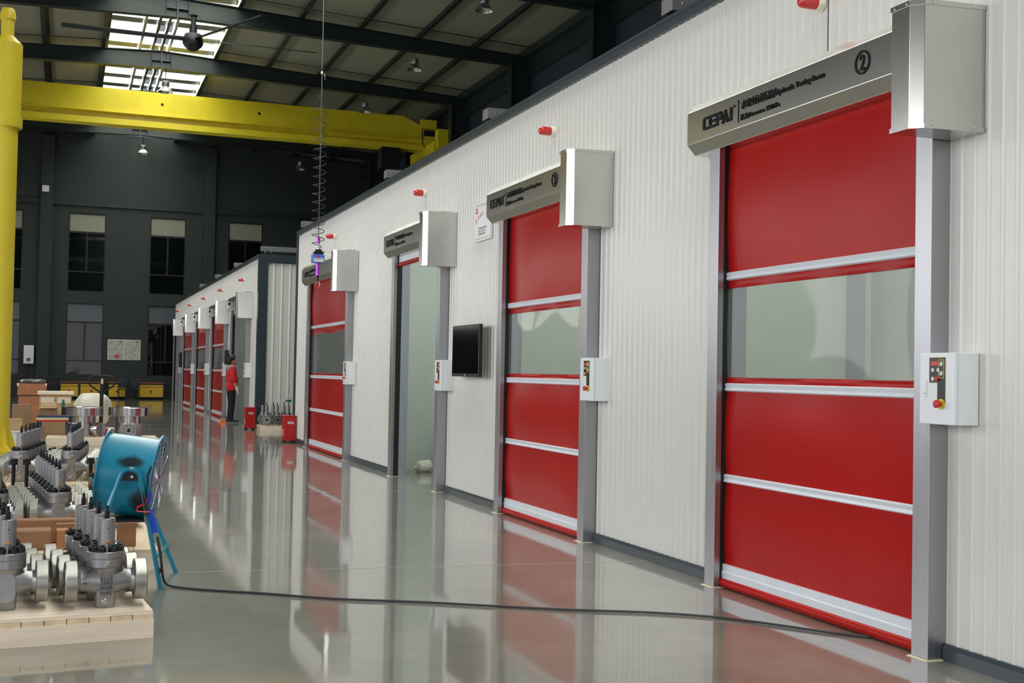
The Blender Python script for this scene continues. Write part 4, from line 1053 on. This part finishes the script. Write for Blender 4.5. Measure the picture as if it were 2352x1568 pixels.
for a, b in ((.03, .67), (.70, 1.35)):
    s_ = obj('sheet', B(a, b, -.036, -.03, .03, .86), 'paper_pattern', po); obj('title', B(b-.18, b-.03, -.037, -.036, .78, .83), 'stamp', s_)
obj('red_mark', B(.30, .48, -.037, -.036, .08, .22), 'red_led', po)
eb = tag(empty('electric_box', (-1.72, WY, 1.45)), 'white electrical box with conduit on the dark pilaster of the back wall', 'electrical box')
obj('body', B(.0, .40, -.47, -.33, 0, .78), 'box_white', eb, .01); obj('vent', B(.12, .28, -.475, -.47, .1, .24), 'stamp', eb); obj('conduit', MB().cyl((.2, -.38, -1.4), (.2, -.38, 0), .03), 'chair_black', eb)
wsq = tag(empty('wall_speaker', (-1.18, WY, 8.83)), 'small white square box high on the dark pilaster of the back wall', 'box')
obj('body', B(0, .28, -.42, -.32, 0, .27), 'box_white', wsq, .01); obj('bracket', B(.1, .18, -.33, -.30, .05, .2), 'hall_steel', wsq)

# ------------------------------------------------------------------ alley: red extinguisher cases and small valve pallet
def red_case(loc, label):
    r = tag(empty('extinguisher_case', loc), label, 'fire extinguisher box', 'red fire extinguisher boxes')
    obj('body', B(0, .22, 0, .30, .035, .50), 'extinguisher_red', r, .004); obj('lid', B(-.008, .228, -.01, .31, .50, .515), 'extinguisher_red', r, .002)
    obj('label_plate', B(.06, .17, -.003, 0, .36, .40), 'paper', r); obj('lettering', B(.075, .155, -.0036, -.003, .373, .387), 'stamp', r)
    for x in (.015, .175):
        for y in (.02, .25): obj('foot', B(x, x+.03, y, y+.03, 0, .035), 'panel_black', r)
    obj('door_face', B(-.004, 0, .02, .28, .06, .47), 'red_plastic', r); obj('side_sticker', B(-.006, -.004, .10, .17, .12, .26), 'paper', r)
    return r
red_case((3.955, 23.16, 0), 'bright red fire extinguisher box at the alley corner of the near block')
red_case((3.905, 28.10, 0), 'darker red fire extinguisher box by the dark blue corner of the far block')
fp = pallet('wooden_pallet', (4.15, 27.45, 0), 0, .88, .8, .125, 'small wood pallet in the alley holding valves with stems', 6)
def mini_valve(loc, rz_, label):
    r = tag(empty('flanged_valve', loc, rz_), label, 'valve', 'valves on the alley pallet')
    obj('flange', MB().lathe([(.105, -.10), (.11, -.095), (.11, -.05), (.07, -.05)], (0, 0, .125), (0, 1, 0), 26), 'machined', r)
    hm = MB()
    for k in range(8): hm.lathe([(.013, 0), (.013, .001)], (.082*math.cos(2*PI*(k+.5)/8), -.10, .125+.082*math.sin(2*PI*(k+.5)/8)), (0, -1, 0), 8)
    hm.lathe([(.030, 0), (.030, .001)], (0, -.10, .125), (0, -1, 0), 14); obj('bolt_holes', hm, 'fan_dark', r)['kind'] = 'stuff'
    obj('body', MB().lathe([(.075, 0), (.085, .06), (.085, .20), (.06, .23), (.065, .24), (.065, .29)], n=20), 'valve_steel', r)
    obj('rear_flange', MB().lathe([(.07, .06), (.11, .06), (.11, .10)], (0, 0, .125), (0, 1, 0), 22), 'machined', r)
    obj('stem_tube', MB().lathe([(.036, .29), (.036, .45)], n=14), 'valve_steel', r); obj('stem', MB().lathe([(.012, .45), (.010, .50), (.005, .53)], n=8), 'stem_black', r)
    return r
for k, x in enumerate((4.31, 4.55, 4.80)):
    mini_valve((x, 27.66, .125), .1*(k-1), 'small flanged valve facing out in the front row of the alley pallet')
for k, x in enumerate((4.27, 4.51, 4.76)):
    mini_valve((x, 28.0, .125), 0, 'small flanged valve in the rear row of the alley pallet')
tag(obj('valve_cover', MB().lathe([(.07, 0), (.07, .05), (.06, .055)], (4.80, 27.66, .655), n=16), 'green_cap'), 'green plastic cap sitting on a valve stem by the red box', 'cap')
ow = tag(empty('orange_block', (3.70, 31.5, 0)), 'orange wheel chock on the floor behind the worker', 'block')
obj('body', MB().prism([(0, 0), (.16, 0), (.16, .10), (.09, .10)], 'y', 0, .12), 'orange', ow)

# ------------------------------------------------------------------ the worker
def fused(name, caps, material, voxel=.014, parent=None, smooth_it=6, sq=1.0):
    """capsules melted into one continuous skin"""
    mb = MB()
    for p0, r0, p1, r1 in caps:
        p0, p1 = Vector(p0), Vector(p1)
        n = max(2, int((p1-p0).length/.02))
        mb.ball(p0, r0, 12, 8); mb.ball(p1, r1, 12, 8)
        if (p1-p0).length > 1e-4: mb.cyl(p0, p1, r0, r1, n=12)
    me = bpy.data.meshes.new(name+'_raw'); me.from_pydata(mb.v, [], mb.f)
    o = bpy.data.objects.new(name+'_raw', me); COL.objects.link(o)
    rm = o.modifiers.new('r', 'REMESH'); rm.mode = 'VOXEL'; rm.voxel_size = voxel; rm.use_smooth_shade = True
    s_ = o.modifiers.new('s', 'SMOOTH'); s_.iterations = smooth_it; s_.factor = .5
    bpy.context.view_layer.update(); dg = bpy.context.evaluated_depsgraph_get()
    m2 = bpy.data.meshes.new_from_object(o.evaluated_get(dg)); bpy.data.objects.remove(o); bpy.data.meshes.remove(me)
    m2.name = name; m2.materials.clear(); m2.materials.append(MATS[material])
    for pl in m2.polygons: pl.use_smooth = True
    return obj(name, m2, None, parent)
pe = tag(empty('person', (4.03, 31.8, 0)), 'person in red work jacket, black trousers and white gloves standing at open door', 'person')
pe.rotation_euler = (0, 0, .12)
# local frame: faces +X, right side towards -Y; height 1.74
def arm(s):
    return [((-.02, s*.19, 1.40), .058, (-.035, s*.245, 1.13), .045), ((-.035, s*.245, 1.13), .043, (.075, s*.25, .90), .030)]
def hand(s):
    c = [((.080, s*.25, .885), .033, (.098, s*.25, .835), .036)]
    for i, (dx, ln) in enumerate(((.030, .055), (.010, .065), (-.010, .062), (-.028, .05))):
        b = Vector((.100+dx*.8, s*(.25), .81)); m_ = b+Vector((.012, -s*.006, -ln*.55)); e_ = m_+Vector((.004, -s*.016, -ln*.5))
        c += [(b, .0105, m_, .0095), (m_, .0095, e_, .008)]
    c += [((.105, s*.235, .855), .012, (.135, s*.222, .825), .0105), ((.135, s*.222, .825), .0105, (.145, s*.222, .795), .009)]
    return c
body = [((0, 0, 1.42), .052, (.01, 0, 1.52), .050), ((.01, 0, 1.60), .092, (.02, 0, 1.645), .093), ((.045, 0, 1.54), .058, (.035, 0, 1.58), .07),
        ((.115, 0, 1.575), .014, (.100, 0, 1.61), .012), ((.10, 0, 1.53), .022, (.085, 0, 1.515), .03), ((.01, -.09, 1.575), .018, (.01, -.09, 1.60), .018), ((.01, .09, 1.575), .018, (.01, .09, 1.60), .018)]
for s in (-1, 1): body += arm(s)
body += [((-.02, -.10, 1.36), .075, (-.02, .10, 1.36), .075), ((-.01, -.06, 1.2), .095, (-.01, .06, 1.2), .095), ((0, -.07, .98), .095, (0, .07, .98), .095)]
for s in (-1, 1): body += [((0, s*.085, .92), .085, (.012, s*.09, .50), .055), ((.012, s*.09, .50), .052, (-.015, s*.09, .09), .038), ((-.02, s*.09, .05), .035, (.12, s*.10, .035), .028)]
bo_ = fused('body', body, 'skin', .012, pe)
jk = [((-.02, -.12, 1.38), .105, (-.02, .12, 1.38), .105), ((-.01, -.10, 1.28), .125, (-.01, .10, 1.28), .125), ((.02, -.085, 1.12), .140, (.02, .085, 1.12), .140), ((.01, -.085, .98), .135, (.01, .085, .98), .135), ((.0, -.09, .915), .128, (.0, .09, .915), .128)]
for s in (-1, 1): jk += [((-.02, s*.18, 1.405), .077, (-.033, s*.24, 1.15), .066), ((-.033, s*.24, 1.15), .066, (-.01, s*.247, 1.08), .060)]
fused('jacket', jk, 'jacket_red', .014, pe)
fused('jacket_yoke', [((-.024, -.165, 1.425), .072, (-.024, .165, 1.425), .072), ((-.03, -.11, 1.40), .108, (-.03, .11, 1.40), .108)], 'jacket_grey', .012, pe)
fused('collar', [((-.01, -.03, 1.475), .055, (-.01, .03, 1.475), .055)], 'trousers_black', .01, pe)
tr = [((-.005, -.075, .93), .118, (-.005, .075, .93), .118)]
for s in (-1, 1): tr += [((0, s*.088, .88), .100, (.012, s*.092, .50), .072), ((.012, s*.092, .50), .072, (-.015, s*.092, .10), .062)]
fused('trousers', tr, 'trousers_black', .014, pe)
fused('hair', [((-.015, -.02, 1.655), .098, (-.015, .02, 1.655), .098), ((-.05, 0, 1.60), .080, (-.03, 0, 1.64), .09), ((.05, -.02, 1.715), .045, (.05, .02, 1.715), .045), ((-.06, 0, 1.545), .052, (-.06, 0, 1.58), .06)], 'hair_black', .010, pe)
for s in (-1, 1):
    fused('glove', hand(s) + [((.068, s*.25, .92), .036, (.078, s*.25, .89), .037)], 'glove_white', .007, pe, 2)
    sh = obj('shoe', fused('shoe_raw', [((-.055, s*.092, .055), .045, (.04, s*.097, .05), .042), ((.04, s*.097, .045), .042, (.155, s*.105, .035), .033)], 'shoe_black', .010).data, None, pe)
    bpy.data.objects.remove(bpy.data.objects['shoe_raw'])
    obj('shoe_sole', B(-.095, .185, s*.098-.045, s*.098+.045, 0, .018), 'shoe_sole', sh, .008)
    for ex in (-.036, .036):
        pass
for s in (-1, 1): obj('eye', MB().ball((.098, s*.036, 1.612), .009, 8, 6), 'hair_black', pe)
